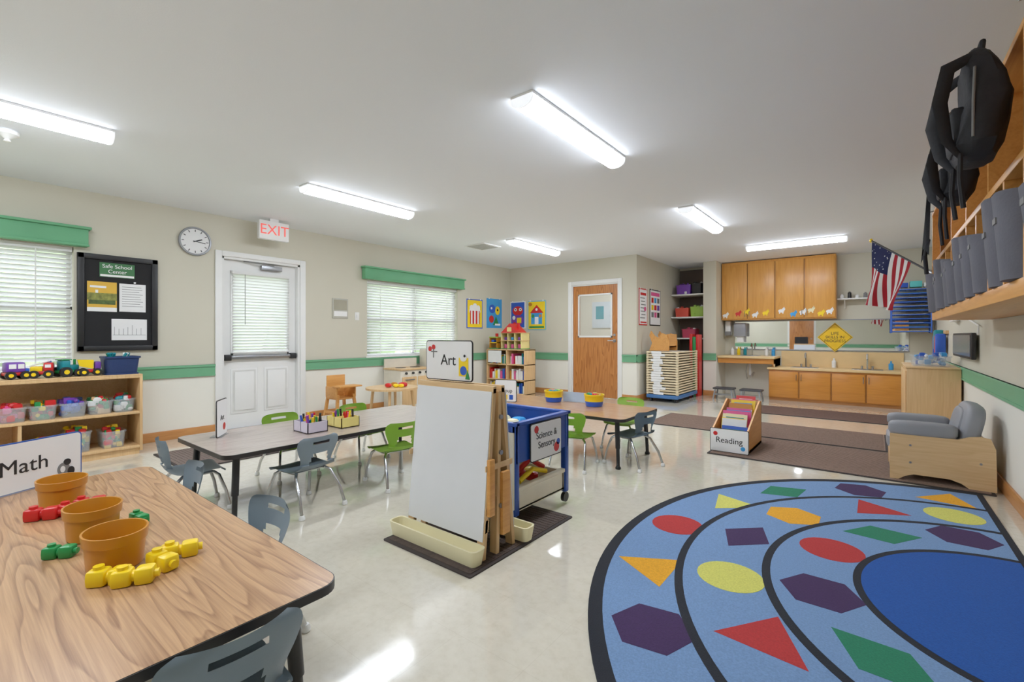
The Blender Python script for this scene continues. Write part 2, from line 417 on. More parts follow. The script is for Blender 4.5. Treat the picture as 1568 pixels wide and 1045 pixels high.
s=M('smoke_detector'); s.lathe([(0.05,0),(0.06,-0.01),(0.058,-0.03),(0.03,-0.045),(0.012,-0.06),(0.02,-0.075),(0.0,-0.08)],white,(-4.6,0.33,H)); s.done()
s=M('ceiling_vent'); s.box(-4.95,-4.55,5.1,5.5,H-0.012,H,white,0.003)
for i in range(8): s.box(-4.92,-4.58,5.13+i*0.045,5.15+i*0.045,H-0.018,H-0.012,plain('vent_gray',(190,190,188),0.5))
s.done()

# exit sign
s=M('exit_sign'); s.box(-5.66,-5.60,2.375,2.72,2.25,2.47,white,0.008); s.box(-5.65,-5.61,2.5,2.6,2.47,2.5,white)
so=s.done(); em_r=emis('exit_red',(240,96,88),0.35)
text('EXIT',so,frame((-5.599,2.548,2.36),(0,1,0)),0.165,em_r,(0,0,0.002))

# clock
s=M('wall_clock'); s.T=frame((XL,1.83,2.16),(0,1,0))
s.lathe([(0.155,0),(0.16,0.02),(0.155,0.035),(0.14,0.037),(0.138,0.02),(0.0,0.02)],plain('clock_silver',(150,152,156),0.35,0.6),n=40)
s.lathe([(0.137,0.021),(0.137,0.023),(0,0.023)],paper,n=40)
for i in range(12):
    a=math.radians(30*i); T0=s.T.copy(); s.T=T0@Matrix.Rotation(a,4,'Z'); s.box(-0.004,0.004,0.105,0.128,0.023,0.025,black); s.T=T0
T0=s.T.copy(); s.T=T0@Matrix.Rotation(math.radians(-98),4,'Z'); s.box(-0.004,0.004,-0.02,0.10,0.025,0.027,black); s.T=T0@Matrix.Rotation(math.radians(-68),4,'Z'); s.box(-0.006,0.006,-0.02,0.07,0.027,0.029,black); s.T=T0
s.done()

# bulletin board
s=M('bulletin_board'); F=frame((XL,1.18,1.435),(0,1,0)); s.T=F
w,h=0.31,0.47
s.box(-w,w,-h,h,0,0.015,blacktex)
for a in ((-w,w,h-0.05,h),(-w,w,-h,-h+0.05),(-w,-w+0.05,-h,h),(w-0.05,w,-h,h)): s.box(*a,0,0.035,black,0.005)
def ys(y): return y-1.18
def zs_(z): return z-1.435
s.box(ys(1.03),ys(1.30),zs_(1.69),zs_(1.83),0.015,0.019,plain('green_header',(56,112,66),0.6)); s.box(ys(1.035),ys(1.295),zs_(1.695),zs_(1.715),0.019,0.020,paper)
s.box(ys(0.94),ys(1.16),zs_(1.35),zs_(1.64),0.015,0.018,plain('poster_ochre',(224,176,60),0.6)); s.box(ys(0.94),ys(1.16),zs_(1.46),zs_(1.53),0.018,0.0186,plain('poster_hills',(130,132,60),0.6,var=0.4,nscale=30)); s.box(ys(0.95),ys(1.15),zs_(1.42),zs_(1.46),0.018,0.019,plain('poster_olive',(70,90,40),0.6,var=0.4,nscale=30)); s.box(ys(0.94),ys(1.16),zs_(1.35),zs_(1.39),0.018,0.019,paper)
s.box(ys(0.96),ys(1.08),zs_(1.58),zs_(1.60),0.018,0.019,paper); s.box(ys(1.0),ys(1.02),zs_(1.53),zs_(1.56),0.018,0.019,paper)
s.box(ys(1.18),ys(1.39),zs_(1.355),zs_(1.635),0.015,0.018,paper)
s.box(ys(1.12),ys(1.40),zs_(1.07),zs_(1.28),0.015,0.018,paper)
g=plain('ink_gray',(120,120,120),0.7)
for i in range(9): s.box(ys(1.20),ys(1.37-random.random()*0.05),zs_(1.60-i*0.024),zs_(1.604-i*0.024),0.018,0.0188,g)
for i in range(7):
    yy=1.14+i*0.035; s.box(ys(yy),ys(yy+0.003),zs_(1.12),zs_(1.18+0.05*random.random()),0.018,0.0188,g)
s.box(ys(1.13),ys(1.39),zs_(1.12),zs_(1.123),0.018,0.0188,g)
s.cyl((ys(1.30),zs_(1.65),0.018),(ys(1.30),zs_(1.65),0.03),0.009,paper)
bo=s.done(); text('Safe School\nCenter',bo,F,0.05,paper,(ys(1.165),zs_(1.77),0.020))

# wall panel and switch
s=M('thermostat_panel'); s.T=frame((XL,3.60,1.50),(0,1,0)); s.box(-0.12,0.12,-0.14,0.14,0,0.012,plain('panel_gray',(186,184,172),0.5),0.004); s.box(-0.10,0.10,-0.02,0.12,0.012,0.015,plain('panel_dark',(165,160,140),0.5)); s.box(-0.1,0.1,-0.11,-0.04,0.012,0.016,paper); s.done()
s=M('light_switch'); s.T=frame((XL,3.87,1.40),(0,1,0)); s.box(-0.035,0.035,-0.057,0.057,0,0.006,white,0.002); s.box(-0.012,0.012,-0.022,0.022,0.006,0.012,white,0.002); s.done()

# ---------------------------------------------------------------- posters
def poster(name,c,right,w,h,bg,shapes,border=None):
    s=M(name); s.T=frame(c,right); s.box(-w/2,w/2,-h/2,h/2,0,0.006,border or bg)
    if border: s.box(-w/2+0.02,w/2-0.02,-h/2+0.02,h/2-0.02,0.006,0.008,bg)
    z=0.008
    for sh in shapes:
        k,x,y,a,b2,m=sh; z+=0.0006
        x*=w;y*=h;a*=w;b2*=h
        if k=='r': s.box(x-a/2,x+a/2,y-b2/2,y+b2/2,0.005,z,m)
        elif k=='c': s.prism(circ(x,y,a/2,20,b2/2),0.005,z,m)
        elif k=='t': s.prism([(x-a/2,y-b2/2),(x+a/2,y-b2/2),(x,y+b2/2)],0.005,z,m)
    for xx in (-w*0.35,w*0.35): s.box(xx-0.012,xx+0.012,h/2-0.01,h/2+0.015,0.004,0.012,paper)
    return s.done()
poster('popcorn_art_poster',(XL,6.38,1.53),(0,1,0),0.44,0.55,yel,[('c',0,0.1,0.7,0.3,paper),('r',0,-0.12,0.6,0.45,red)]+[('r',-0.2+0.2*i,-0.12,0.09,0.45,paper) for i in range(3)]+[('c',-0.2,0.2,0.25,0.2,paper),('c',0.2,0.2,0.25,0.2,paper),('c',0.0,0.27,0.25,0.18,paper)],blu)
poster('fish_art_poster',(XL,6.95,1.56),(0,1,0),0.46,0.58,cyan,[('c',-0.15,0.15,0.4,0.3,blu),('c',0.2,0.1,0.3,0.3,yel),('t',0.1,-0.25,0.4,0.3,grn),('c',-0.2,-0.2,0.3,0.25,red),('c',-0.2,0.17,0.1,0.08,paper),('c',0.2,0.12,0.1,0.08,black),('r',0.2,-0.38,0.35,0.06,paper)])
poster('animal_art_poster',(-5.72,YF,1.54),(1,0,0),0.38,0.55,blu,[('c',0,0.15,0.7,0.35,red),('c',-0.15,0.2,0.18,0.12,paper),('c',0.18,0.2,0.18,0.12,paper),('c',-0.15,0.2,0.08,0.05,black),('c',0.18,0.2,0.08,0.05,black),('c',0,-0.2,0.8,0.4,pur),('r',0.1,-0.2,0.3,0.2,yel),('c',-0.25,-0.1,0.2,0.15,paper),('c',-0.2,-0.32,0.2,0.12,red)],paper)
poster('house_art_poster',(-5.25,YF,1.52),(1,0,0),0.44,0.58,yel,[('r',0,-0.1,0.6,0.4,cyan),('t',0,0.22,0.75,0.28,red),('r',0,-0.18,0.2,0.25,paper),('c',-0.2,-0.02,0.15,0.12,grn),('c',0.2,-0.02,0.15,0.12,org),('r',0,-0.4,0.8,0.06,grn),('c',0,0.2,0.12,0.09,paper),('c',-0.35,0.38,0.2,0.12,org)],plain('sky_border',(120,190,210),0.6))
poster('safety_rules_poster',(-3.18,7.72,1.62),(0,1,0),0.36,0.64,paper,[('r',0,0.35,0.7,0.07,red)]+[('r',-0.1+0.05*(i%3),0.24-0.09*i,0.55-0.08*(i%2),0.025,g) for i in range(7)]+[('c',0.2,-0.05,0.25,0.12,pink),('r',0,-0.42,0.7,0.04,red)],red)
poster('menu_poster',(-3.18,8.28,1.63),(0,1,0),0.52,0.66,paper,[('r',0,0.37,0.8,0.1,pink)]+[('r',-0.27+0.27*(i%3),0.2-0.2*(i//3),0.2,0.14,[red,cyan,g,yel,red,pur,g,pink,black][i]) for i in range(9)],black)

# ---------------------------------------------------------------- rug
def rug():
    r=M('semicircle_shape_rug'); cx,cy=0.585,2.62
    bk=rugm('rug_black',(24,28,38)); lb=rugm('rug_light_blue',(112,146,192)); db=rugm('rug_royal_blue',(18,78,162))
    rc={'R':rugm('rug_red',(180,46,46)),'Y':rugm('rug_yellow',(212,210,100)),'O':rugm('rug_orange',(234,164,32)),'G':rugm('rug_green',(30,120,88)),'P':rugm('rug_purple',(58,34,80))}
    def half(rx,xm):
        ry=rx+0.2*((rx-0.65)/1.08); P=[]
        s0=max(-1,min(1,(xm-cx)/rx)); a0=math.acos(s0)
        n=64
        for i in range(n+1):
            a=a0+(2*math.pi-2*a0)*i/n; P.append((cx+rx*math.cos(a),cy+ry*math.sin(a)))
        return P
    lay=[(1.73,0.585,bk),(1.675,0.55,lb),(1.385,0.55,bk),(1.35,0.55,lb),(1.02,0.55,bk),(0.985,0.55,lb),(0.665,0.55,bk),(0.635,0.55,db)]
    zt=0.008; tops=[]
    for rx,xm,m in lay:
        r.prism(half(rx,xm),0,zt,m); tops.append(zt); zt+=0.0012
    S=[('t','O',.38,4.24,200,0),('h','P',-.084,4.12,20,0),('d','G',-.509,3.75,50,0),('t','Y',-.743,3.277,10,0),('c','R',-.907,2.709,0,0),('t','O',-.83,2.137,180,0),('h','P',-.662,1.692,10,0),('d','G',-.35,1.32,-50,0),('c','Y',0.0,1.07,0,0),('t','R',.3,.95,0,0),
       ('c','Y',.377,3.88,0,1),('t','R',0,3.72,0,1),('h','O',-.392,3.276,30,1),('d','P',-.554,2.778,75,1),('c','Y',-.52,2.269,0,1),('t','R',-.313,1.883,85,1),('h','O',0.05,1.6,0,1),('c','G',.36,1.43,0,1),
       ('h','P',.377,3.49,0,2),('d','G',.029,3.26,25,2),('c','R',-.176,2.872,0,2),('h','P',-.182,2.367,0,2),('d','G',.026,1.995,-35,2),('t','Y',.36,1.82,0,2)]
    for k,c_,x,y,a,ri in S:
        z1=tops[[1,3,5][ri]]+0.001; a=math.radians(a)
        if k=='c': P=circ(x,y,0.14,28)
        elif k=='t': P=[(x+0.175*math.cos(a+2*math.pi*i/3),y+0.175*math.sin(a+2*math.pi*i/3)) for i in range(3)]
        elif k=='h': P=circ(x,y,0.155,6,a0=a)
        else:
            P=[(x+q*math.cos(a+b)*1.0,y+q*math.sin(a+b)) for q,b in ((0.19,0),(0.12,math.pi/2),(0.19,math.pi),(0.12,-math.pi/2))]
        r.prism(P,z1-0.004,z1,rc[c_])
    return r.done()
rug()

# floor mats
def fmat(name,x0,x1,y0,y1,m):
    r=M(name); r.prism(rrect(x0,x1,y0,y1,0.01,2),0,0.007,plain('mat_rubber_edge',(58,50,48),0.9)); r.prism(rrect(x0+0.02,x1-0.02,y0+0.02,y1-0.02,0.01,2),0.006,0.010,m)
    y=y0+0.05
    while y<y1-0.03: r.box(x0+0.03,x1-0.03,y,y+0.012,0.009,0.012,m); y+=0.03
    return r.done()
fmat('easel_mat',-2.10,-1.45,1.53,2.44,matb)
fmat('entry_mat',-2.30,0.10,5.66,6.62,matc)
fmat('entry_mat',-1.25,0.66,4.56,5.62,matc)
fmat('kitchen_mat',-1.45,0.25,7.40,8.25,plain('reddish_brown_mat',(114,88,78),0.95,var=0.12,nscale=50,bmp=0.8,bscale=150))
fmat('door_mat',-5.30,-4.45,1.30,3.10,plain('gray_brown_mat',(114,98,90),0.95,var=0.12,nscale=50,bmp=0.8))

# ---------------------------------------------------------------- tables
TZ=0.43
def table(name,x0,x1,y0,y1,top,h=TZ):
    t=M(name)
    t.prism(rrect(x0,x1,y0,y1,0.06),h-0.026,h-0.001,darkedge)
    t.prism(rrect(x0+0.003,x1-0.003,y0+0.003,y1-0.003,0.057),h-0.004,h,top,darkedge)
    for x,sx in ((x0+0.10,-1),(x1-0.10,1)):
        for y,sy in ((y0+0.10,-1),(y1-0.10,1)):
            t.cyl((x,y,h-0.026),(x,y,h-0.032),0.045,black)
            t.cyl((x,y,h-0.03),(x+sx*0.012,y+sy*0.012,0.17),0.020,black)
            t.cyl((x+sx*0.012,y+sy*0.012,0.18),(x+sx*0.018,y+sy*0.018,0.02),0.015,black)
            t.lathe([(0.012,0.03),(0.022,0.018),(0.024,0.006),(0.02,0)],black,(x+sx*0.018,y+sy*0.018,0),12)
    for y in (y0+0.14,y1-0.14): t.box(x0+0.2,x1-0.2,y-0.01,y+0.01,h-0.05,h-0.026,black)
    return t.done()
table('classroom_table',-3.0,-1.17,-0.04,0.72,topoak)
table('classroom_table',-3.70,-2.87,1.03,2.92,topgray)
table('classroom_table',-3.40,-1.60,3.48,4.27,topoak3)

# ---------------------------------------------------------------- chairs
def chair_mesh(name,shell):
    c=M(name)
    prof=[(0.150,0.238,0.135),(0.145,0.255,0.148),(0.11,0.264,0.153),(0.0,0.256,0.153),(-0.09,0.258,0.148),(-0.135,0.275,0.13),(-0.158,0.305,0.112),(-0.168,0.34,0.116),(-0.176,0.385,0.136),(-0.184,0.43,0.148),(-0.190,0.462,0.138),(-0.193,0.478,0.108)]
    P=[];N=44;cols=20
    for i in range(N+1):
        q=i/N*(len(prof)-1); k=min(int(q),len(prof)-2); f=q-k
        p0=prof[max(k-1,0)];p1=prof[k];p2=prof[k+1];p3=prof[min(k+2,len(prof)-1)]
        def cr(j): return 0.5*((2*p1[j])+(-p0[j]+p2[j])*f+(2*p0[j]-5*p1[j]+4*p2[j]-p3[j])*f*f+(-p0[j]+3*p1[j]-3*p2[j]+p3[j])*f**3)
        y,z,w=cr(0),cr(1),cr(2); row=[]
        for j in range(cols+1):
            u=-1+2*j/cols
            if z>0.30: row.append((u*w,y+0.035*u*u,z))
            else: row.append((u*w,y,z+0.008*u*u))
        P.append(row)
    def skip(i,j):
        zc=(P[i][j][2]+P[min(i+1,N)][j][2])/2; u=-1+2*(j+0.5)/cols
        if 0.298<zc<0.372 and abs(u)<0.62-3.2*(zc-0.298): return True
        if 0.428<zc<0.450 and abs(u)<0.36: return True
        return False
    c.sheet(P,shell,0.009,skip)
    for s in (-1,1):
        c.tube([(s*0.10,0.09,0.245),(s*0.125,0.115,0.225),(s*0.145,0.15,0.12),(s*0.155,0.168,0.02)],0.010,chrome,10)
        c.tube([(s*0.10,-0.07,0.245),(s*0.125,-0.10,0.225),(s*0.145,-0.17,0.12),(s*0.155,-0.205,0.02)],0.010,chrome,10)
        c.tube([(s*0.10,0.09,0.245),(s*0.10,0.0,0.243),(s*0.10,-0.07,0.245)],0.010,chrome,8)
        for y in (0.170,-0.208): c.lathe([(0.012,0.028),(0.017,0.018),(0.018,0.004),(0.014,0)],white,(s*0.155,y,0),12)
    c.tube([(-0.10,0.06,0.243),(0.10,0.06,0.243)],0.009,chrome,8); c.tube([(-0.10,-0.05,0.243),(0.10,-0.05,0.243)],0.009,chrome,8)
    return c.done(origin=(0,0,0),ang=45)
cs=chair_mesh('child_chair',slate); cg=chair_mesh('child_chair',lime)
def put(o,x,y,deg,first=[set()]):
    if o.name not in first[0]:
        first[0].add(o.name); q=o
    else:
        q=bpy.data.objects.new('child_chair',o.data); col.objects.link(q)
    q.location=(x,y,0); q.rotation_euler=(0,0,math.radians(deg)); return q
for a in ((-3.43,1.05,-6),(-2.66,0.66,176),(-1.82,0.66,184),(-1.235,0.415,88),(-2.93,1.52,97),(-1.66,3.78,75)): put(cs,*a)
for a in ((-2.88,2.20,80),(-3.66,1.78,-90),(-3.66,2.45,-88),(-2.03,3.44,12),(-1.97,4.30,178)): put(cg,*a)

# ---------------------------------------------------------------- signs
def sign(name,c,right,w,h,body,size,extras=(),border=None,tilt=0,stand=True):
    F=frame(c,right)@Matrix.Rotation(math.radians(tilt),4,'X'); s=M(name); s.T=F
    if border: s.prism(rrect(-w/2,w/2,0,h,0.02),-0.004,0.001,border)
    s.prism(rrect(-w/2+0.006,w/2-0.006,0.006,h-0.006,0.015),-0.003,0.003,paper)
    z=0.003
    for k,x,y,a,b2,m in extras:
        z+=0.0006
        if k=='r': s.box(x-a/2,x+a/2,y-b2/2,y+b2/2,0.002,z,m)
        elif k=='c': s.prism(circ(x,y,a/2,20,b2/2),0.002,z,m)
        else: s.prism([(x-a/2,y-b2/2),(x+a/2,y-b2/2),(x,y+b2/2)],0.002,z,m)
    if stand: s.box(-w*0.35,w*0.35,0,0.006,-0.05,0.02,clearp)
    o=s.done()
    text(body,o,F,size,black,(0,h*0.5,0.004)); return o
bord=plain('sign_blue_border',(44,84,170),0.4)
sign('math_center_sign',(-2.93,0.26,TZ),(-0.47,0.88,0),0.46,0.22,'Math',0.09,[('t',-0.17,0.05,0.05,0.05,red),('c',-0.14,0.16,0.06,0.06,yel),('c',-0.12,0.13,0.05,0.05,red),('r',-0.16,0.13,0.03,0.04,blu),('c',0.15,0.055,0.05,0.06,g),('c',0.165,0.085,0.03,0.03,black),('c',0.18,0.04,0.03,0.04,black),('c',0.145,0.055,0.02,0.03,paper)],bord)
sign('art_center_sign',(-1.87,1.80,0.862),(1,0,0),0.37,0.225,'Art',0.085,[('c',-0.15,0.175,0.03,0.03,red),('c',-0.12,0.185,0.03,0.03,red),('r',-0.115,0.16,0.05,0.006,g),('r',-0.12,0.15,0.006,0.05,g),('r',0.12,0.08,0.07,0.10,yel),('c',0.12,0.06,0.05,0.05,blu),('c',0.12,0.13,0.05,0.04,paper),('t',0.15,0.04,0.03,0.05,grn),('c',0.13,0.14,0.015,0.015,black)],black,stand=False)
sign('group_time_sign',(-3.0,3.70,TZ),(1,0.35,0),0.24,0.23,'Group',0.055,[('r',-0.06,0.05,0.04,0.05,red),('r',0.0,0.05,0.04,0.05,yel),('r',0.06,0.05,0.04,0.05,blu)],black)
sign('table_sign',(-3.5,1.24,TZ),(-0.80,0.60,0),0.20,0.25,'Art',0.05,[('c',0.04,0.06,0.05,0.05,red)],black)

# ---------------------------------------------------------------- easel
def easel():
    e=M('art_easel'); x0,x1=-2.07,-1.50
    def slab(xa,xb,ya,za,yb,zb,th,m):
        e.add([(xa,ya,za),(xb,ya,za),(xb,ya+th,za),(xa,ya+th,za),(xa,yb,zb),(xb,yb,zb),(xb,yb+th,zb),(xa,yb+th,zb)],[(3,2,1,0),(4,5,6,7),(0,1,5,4),(1,2,6,5),(2,3,7,6),(3,0,4,7)],m)
    slab(x0+0.004,x1-0.006,1.676,0.10,1.745,0.83,0.006,boardw)
    slab(x0,x0+0.045,1.672,0.012,1.753,0.845,0.022,maple); slab(x1-0.045,x1,1.672,0.012,1.753,0.845,0.022,maple)
    slab(x0,x1,1.749,0.822,1.753,0.857,0.024,mapleh); slab(x0,x1,1.690,0.14,1.695,0.20,0.024,mapleh)
    slab(x1-0.04,x1+0.004,1.77,0.012,1.79,0.83,0.022,maple); slab(x0,x0+0.04,1.77,0.012,1.79,0.83,0.022,maple)
    slab(x0,x1,1.775,0.30,1.778,0.36,0.02,mapleh); slab(x0,x1,1.785,0.62,1.788,0.68,0.02,mapleh)
    slab(x0,x1,1.915,0.10,1.845,0.83,0.006,boardw)
    for xa,xb in ((x0,x0+0.045),(x1-0.045,x1)): slab(xa,xb,1.905,0.012,1.815,0.845,0.022,maple)
    slab(x0,x1,1.817,0.822,1.815,0.857,0.024,mapleh)
    e.box(x1-0.002,x1+0.006,1.69,1.90,0.44,0.47,maple,0.003); e.box(x0-0.006,x0+0.002,1.69,1.90,0.44,0.47,maple,0.003)
    e.box(x1,x1+0.022,1.80,1.86,0.10,0.42,cubw,0.004); e.box(x1,x1+0.022,1.70,1.74,0.22,0.50,cubw,0.004)
    for zz in (0.25,0.52,0.70): e.cyl((x1,1.80,zz),(x1+0.014,1.80,zz),0.012,steel)
    def tray(y0,y1,xa,xb):
        z0,z1=0.014,0.090
        o=rrect(xa,xb,y0,y1,0.03,4); i=rrect(xa+0.01,xb-0.01,y0+0.01,y1-0.01,0.024,4); n=len(o)
        ob=[(p[0]*1,p[1],z0) for p in rrect(xa+0.012,xb-0.012,y0+0.012,y1-0.012,0.025,4)]
        V=ob+[(p[0],p[1],z1) for p in o]+[(p[0],p[1],z1) for p in i]+[(p[0],p[1],z0+0.01) for p in rrect(xa+0.02,xb-0.02,y0+0.02,y1-0.02,0.02,4)]
        Fs=[list(range(n))[::-1]]
        for k in range(3):
            Fs+=[(k*n+a,k*n+(a+1)%n,(k+1)*n+(a+1)%n,(k+1)*n+a) for a in range(n)]
        Fs.append(list(range(3*n,4*n))); e.add(V,Fs,offw)
    tray(1.575,1.672,-2.12,-1.47); tray(1.945,2.04,-2.12,-1.44)
    return e.done()
easel()

# ---------------------------------------------------------------- sensory table
def sensory():
    s=M('sensory_table'); x0,x1,y0,y1=-2.20,-1.60,2.06,2.64; zt=0.61
    bl=plain('blue_metal',(30,74,162),0.35); cr=plain('cream_bin',(226,218,196),0.5)
    for x in (x0+0.02,x1-0.02):
        for y in (y0+0.02,y1-0.02):
            s.box(x-0.02,x+0.02,y-0.02,y+0.02,0.08,zt,bl,0.006)
            s.cyl((x,y,0.08),(x,y,0.06),0.012,steel); s.cyl((x-0.012,y,0.044),(x+0.012,y,0.044),0.032,black,n=18)
    zb=0.38
    s.box(x0,x1,y0+0.005,y0+0.02,zb,zt-0.01,bl); s.box(x0,x1,y1-0.02,y1-0.005,zb,zt-0.01,bl); s.box(x0+0.005,x0+0.02,y0,y1,zb,zt-0.01,bl); s.box(x1-0.02,x1-0.005,y0,y1,zb,zt-0.01,bl)
    s.box(x0+0.02,x1-0.02,y0+0.02,y1-0.02,zb,zb+0.015,cr)
    for a in ((x0-0.01,x1+0.01,y0-0.01,y0+0.03),(x0-0.01,x1+0.01,y1-0.03,y1+0.01),(x0-0.01,x0+0.03,y0,y1),(x1-0.03,x1+0.01,y0,y1)): s.box(*a,zt-0.015,zt+0.005,bl,0.004)
    s.box(x0+0.04,x1-0.005,y0-0.012,y0,0.12,0.56,cr,0.004)
    s.box(x0+0.04,x1-0.01,y0+0.03,y1-0.045,0.10,0.115,cr); s.box(x1-0.03,x1-0.01,y0+0.03,y1-0.045,0.10,0.23,cr,0.005); s.box(x0+0.04,x0+0.06,y0+0.03,y1-0.045,0.10,0.23,cr)
    s.box(x0+0.04,x1-0.01,y0+0.03,y0+0.05,0.10,0.23,cr); s.box(x0+0.04,x1-0.01,y1-0.065,y1-0.045,0.10,0.23,cr); s.box(x1-0.035,x1+0.0,y0+0.03,y1-0.045,0.215,0.24,cr,0.005)
    for i in range(26):
        x=random.uniform(x0+0.12,x1-0.08); y=random.uniform(y0+0.10,y1-0.12)
        s.ell((x,y,random.uniform(0.15,0.25)),(random.uniform(0.02,0.05),random.uniform(0.02,0.05),random.uniform(0.02,0.04)),random.choice([red,yel,blu,red,grn,org]),0.6,10)
    s.tube([(x1-0.14,y0+0.15,0.25),(x1-0.12,y0+0.3,0.33),(x1-0.1,y0+0.42,0.26)],0.018,red)
    s.tube([(x1-0.05,y0+0.1,0.25),(x1-0.06,y0+0.25,0.29),(x1-0.05,y0+0.38,0.25)],0.015,yel)
    for i in range(18):
        s.ell((random.uniform(x0+0.08,x1-0.08),random.uniform(y0+0.08,y1-0.08),random.uniform(0.43,0.54)),(0.05,0.05,0.04),random.choice([offw,cyan,paper,offw]),0.6,10)
    o=s.done()
    F=frame((x1+0.006,2.36,0.36),(0,1,0)); q=M('sign_panel'); q.T=F
    q.prism(rrect(-0.17,0.17,0,0.23,0.015),0,0.004,black); q.prism(rrect(-0.163,0.163,0.007,0.223,0.012),0.003,0.006,paper); q.prism(circ(0.11,0.05,0.03),0.005,0.007,red); q.prism(circ(-0.11,0.19,0.022),0.005,0.007,red); q.prism(circ(0.13,0.08,0.02),0.005,0.007,blu)
    qo=q.done(); loc=qo.location.copy(); qo.parent=o; qo.location=loc-o.location
    text('Science &\nSensory',o,F,0.058,black,(0,0.12,0.007))
sensory()

# ---------------------------------------------------------------- things on the tables
def bowl(x,y):
    b=M('sorting_bowl')
    b.lathe([(0.068,0),(0.075,0.004),(0.081,0.074),(0.086,0.076),(0.089,0.106),(0.083,0.106),(0.078,0.080),(0.070,0.012),(0.0,0.010)],org,(x,y,TZ),36,1.0,0.88); return b.done()
bowl(-1.775,0.345); bowl(-2.09,0.347); bowl(-2.58,0.335)
def linktoy(name,m,items,k=0.8):
    b=M(name)
    for x,y,a in items:
        b.T=Matrix.Translation((x,y,TZ))@Matrix.Rotation(math.radians(a),4,'Z')@Matrix.Scale(k,4)
        b.ell((-0.03,0,0.026),(0.028,0.026,0.026),m,0.35,16); b.ell((0.03,0,0.026),(0.026,0.026,0.026),m,0.35,16)
        b.cyl((-0.01,0,0.026),(0.012,0,0.026),0.018,m); b.cyl((-0.03,0,0.045),(-0.03,0,0.062),0.015,m); b.cyl((0.055,0,0.026),(0.068,0,0.026),0.013,m)
    return b.done()
linktoy('yellow_building_toys',yel,[(-1.648,0.308,50),(-1.597,0.350,60),(-1.640,0.425,15),(-1.68,0.480,70)],0.85)
linktoy('red_building_toys',red,[(-2.42,0.262,60),(-2.385,0.33,20),(-2.43,0.395,70),(-2.36,0.41,10)],0.85)
linktoy('green_building_toys',grn,[(-1.965,0.250,50),(-2.10,0.475,10),(-1.97,0.43,20)],0.7)
def caddy(x,y,m,n=12):
    b=M('marker_caddy'); w,d,h=0.10,0.075,0.075
    for a in ((x-w,x+w,y-d,y-d+0.006),(x-w,x+w,y+d-0.006,y+d),(x-w,x-w+0.006,y-d,y+d),(x+w-0.006,x+w,y-d,y+d),(x-0.003,x+0.003,y-d,y+d)): b.box(*a,TZ,TZ+h,m)
    b.box(x-w,x+w,y-d,y+d,TZ,TZ+0.006,m)
    for i in range(n):
        px=x+random.uniform(-0.08,0.08); py=y+random.uniform(-0.055,0.055)
        b.cyl((px,py,TZ+0.006),(px+random.uniform(-0.02,0.02),py+random.uniform(-0.02,0.02),TZ+random.uniform(0.09,0.13)),0.008,random.choice([red,blu,grn,yel,pur,org,black,pink]),n=8)
    return b.done()
caddy(-3.18,1.70,plain('lilac_plastic',(214,206,222),0.3),22)
caddy(-3.17,1.95,plain('butter_plastic',(238,220,130),0.35),14)
def tub(x,y):
    b=M('toy_tub'); b.lathe([(0.072,0),(0.078,0.004),(0.088,0.05)],blu,(x,y,TZ),28); b.lathe([(0.088,0.05),(0.094,0.10),(0.098,0.105),(0.098,0.118),(0.088,0.118),(0.085,0.06),(0,0.055)],yel,(x,y,TZ),28)
    for i in range(9): b.ell((x+random.uniform(-0.05,0.05),y+random.uniform(-0.05,0.05),TZ+0.11),(0.024,0.024,0.02),random.choice([grn,lime,org,red,teal]),0.7,10)
    return b.done()
tub(-2.62,4.02); tub(-2.14,4.00)
s=M('acrylic_display_stand'); s.T=frame((-2.35,4.15,TZ),(1,0.1,0)); s.box(-0.22,0.22,0,0.10,0,0.004,plain('pale_blue_acrylic',(190,215,240),0.15,alpha=0.6)); s.box(-0.22,0.22,0,0.004,-0.04,0.05,clearp); s.done()

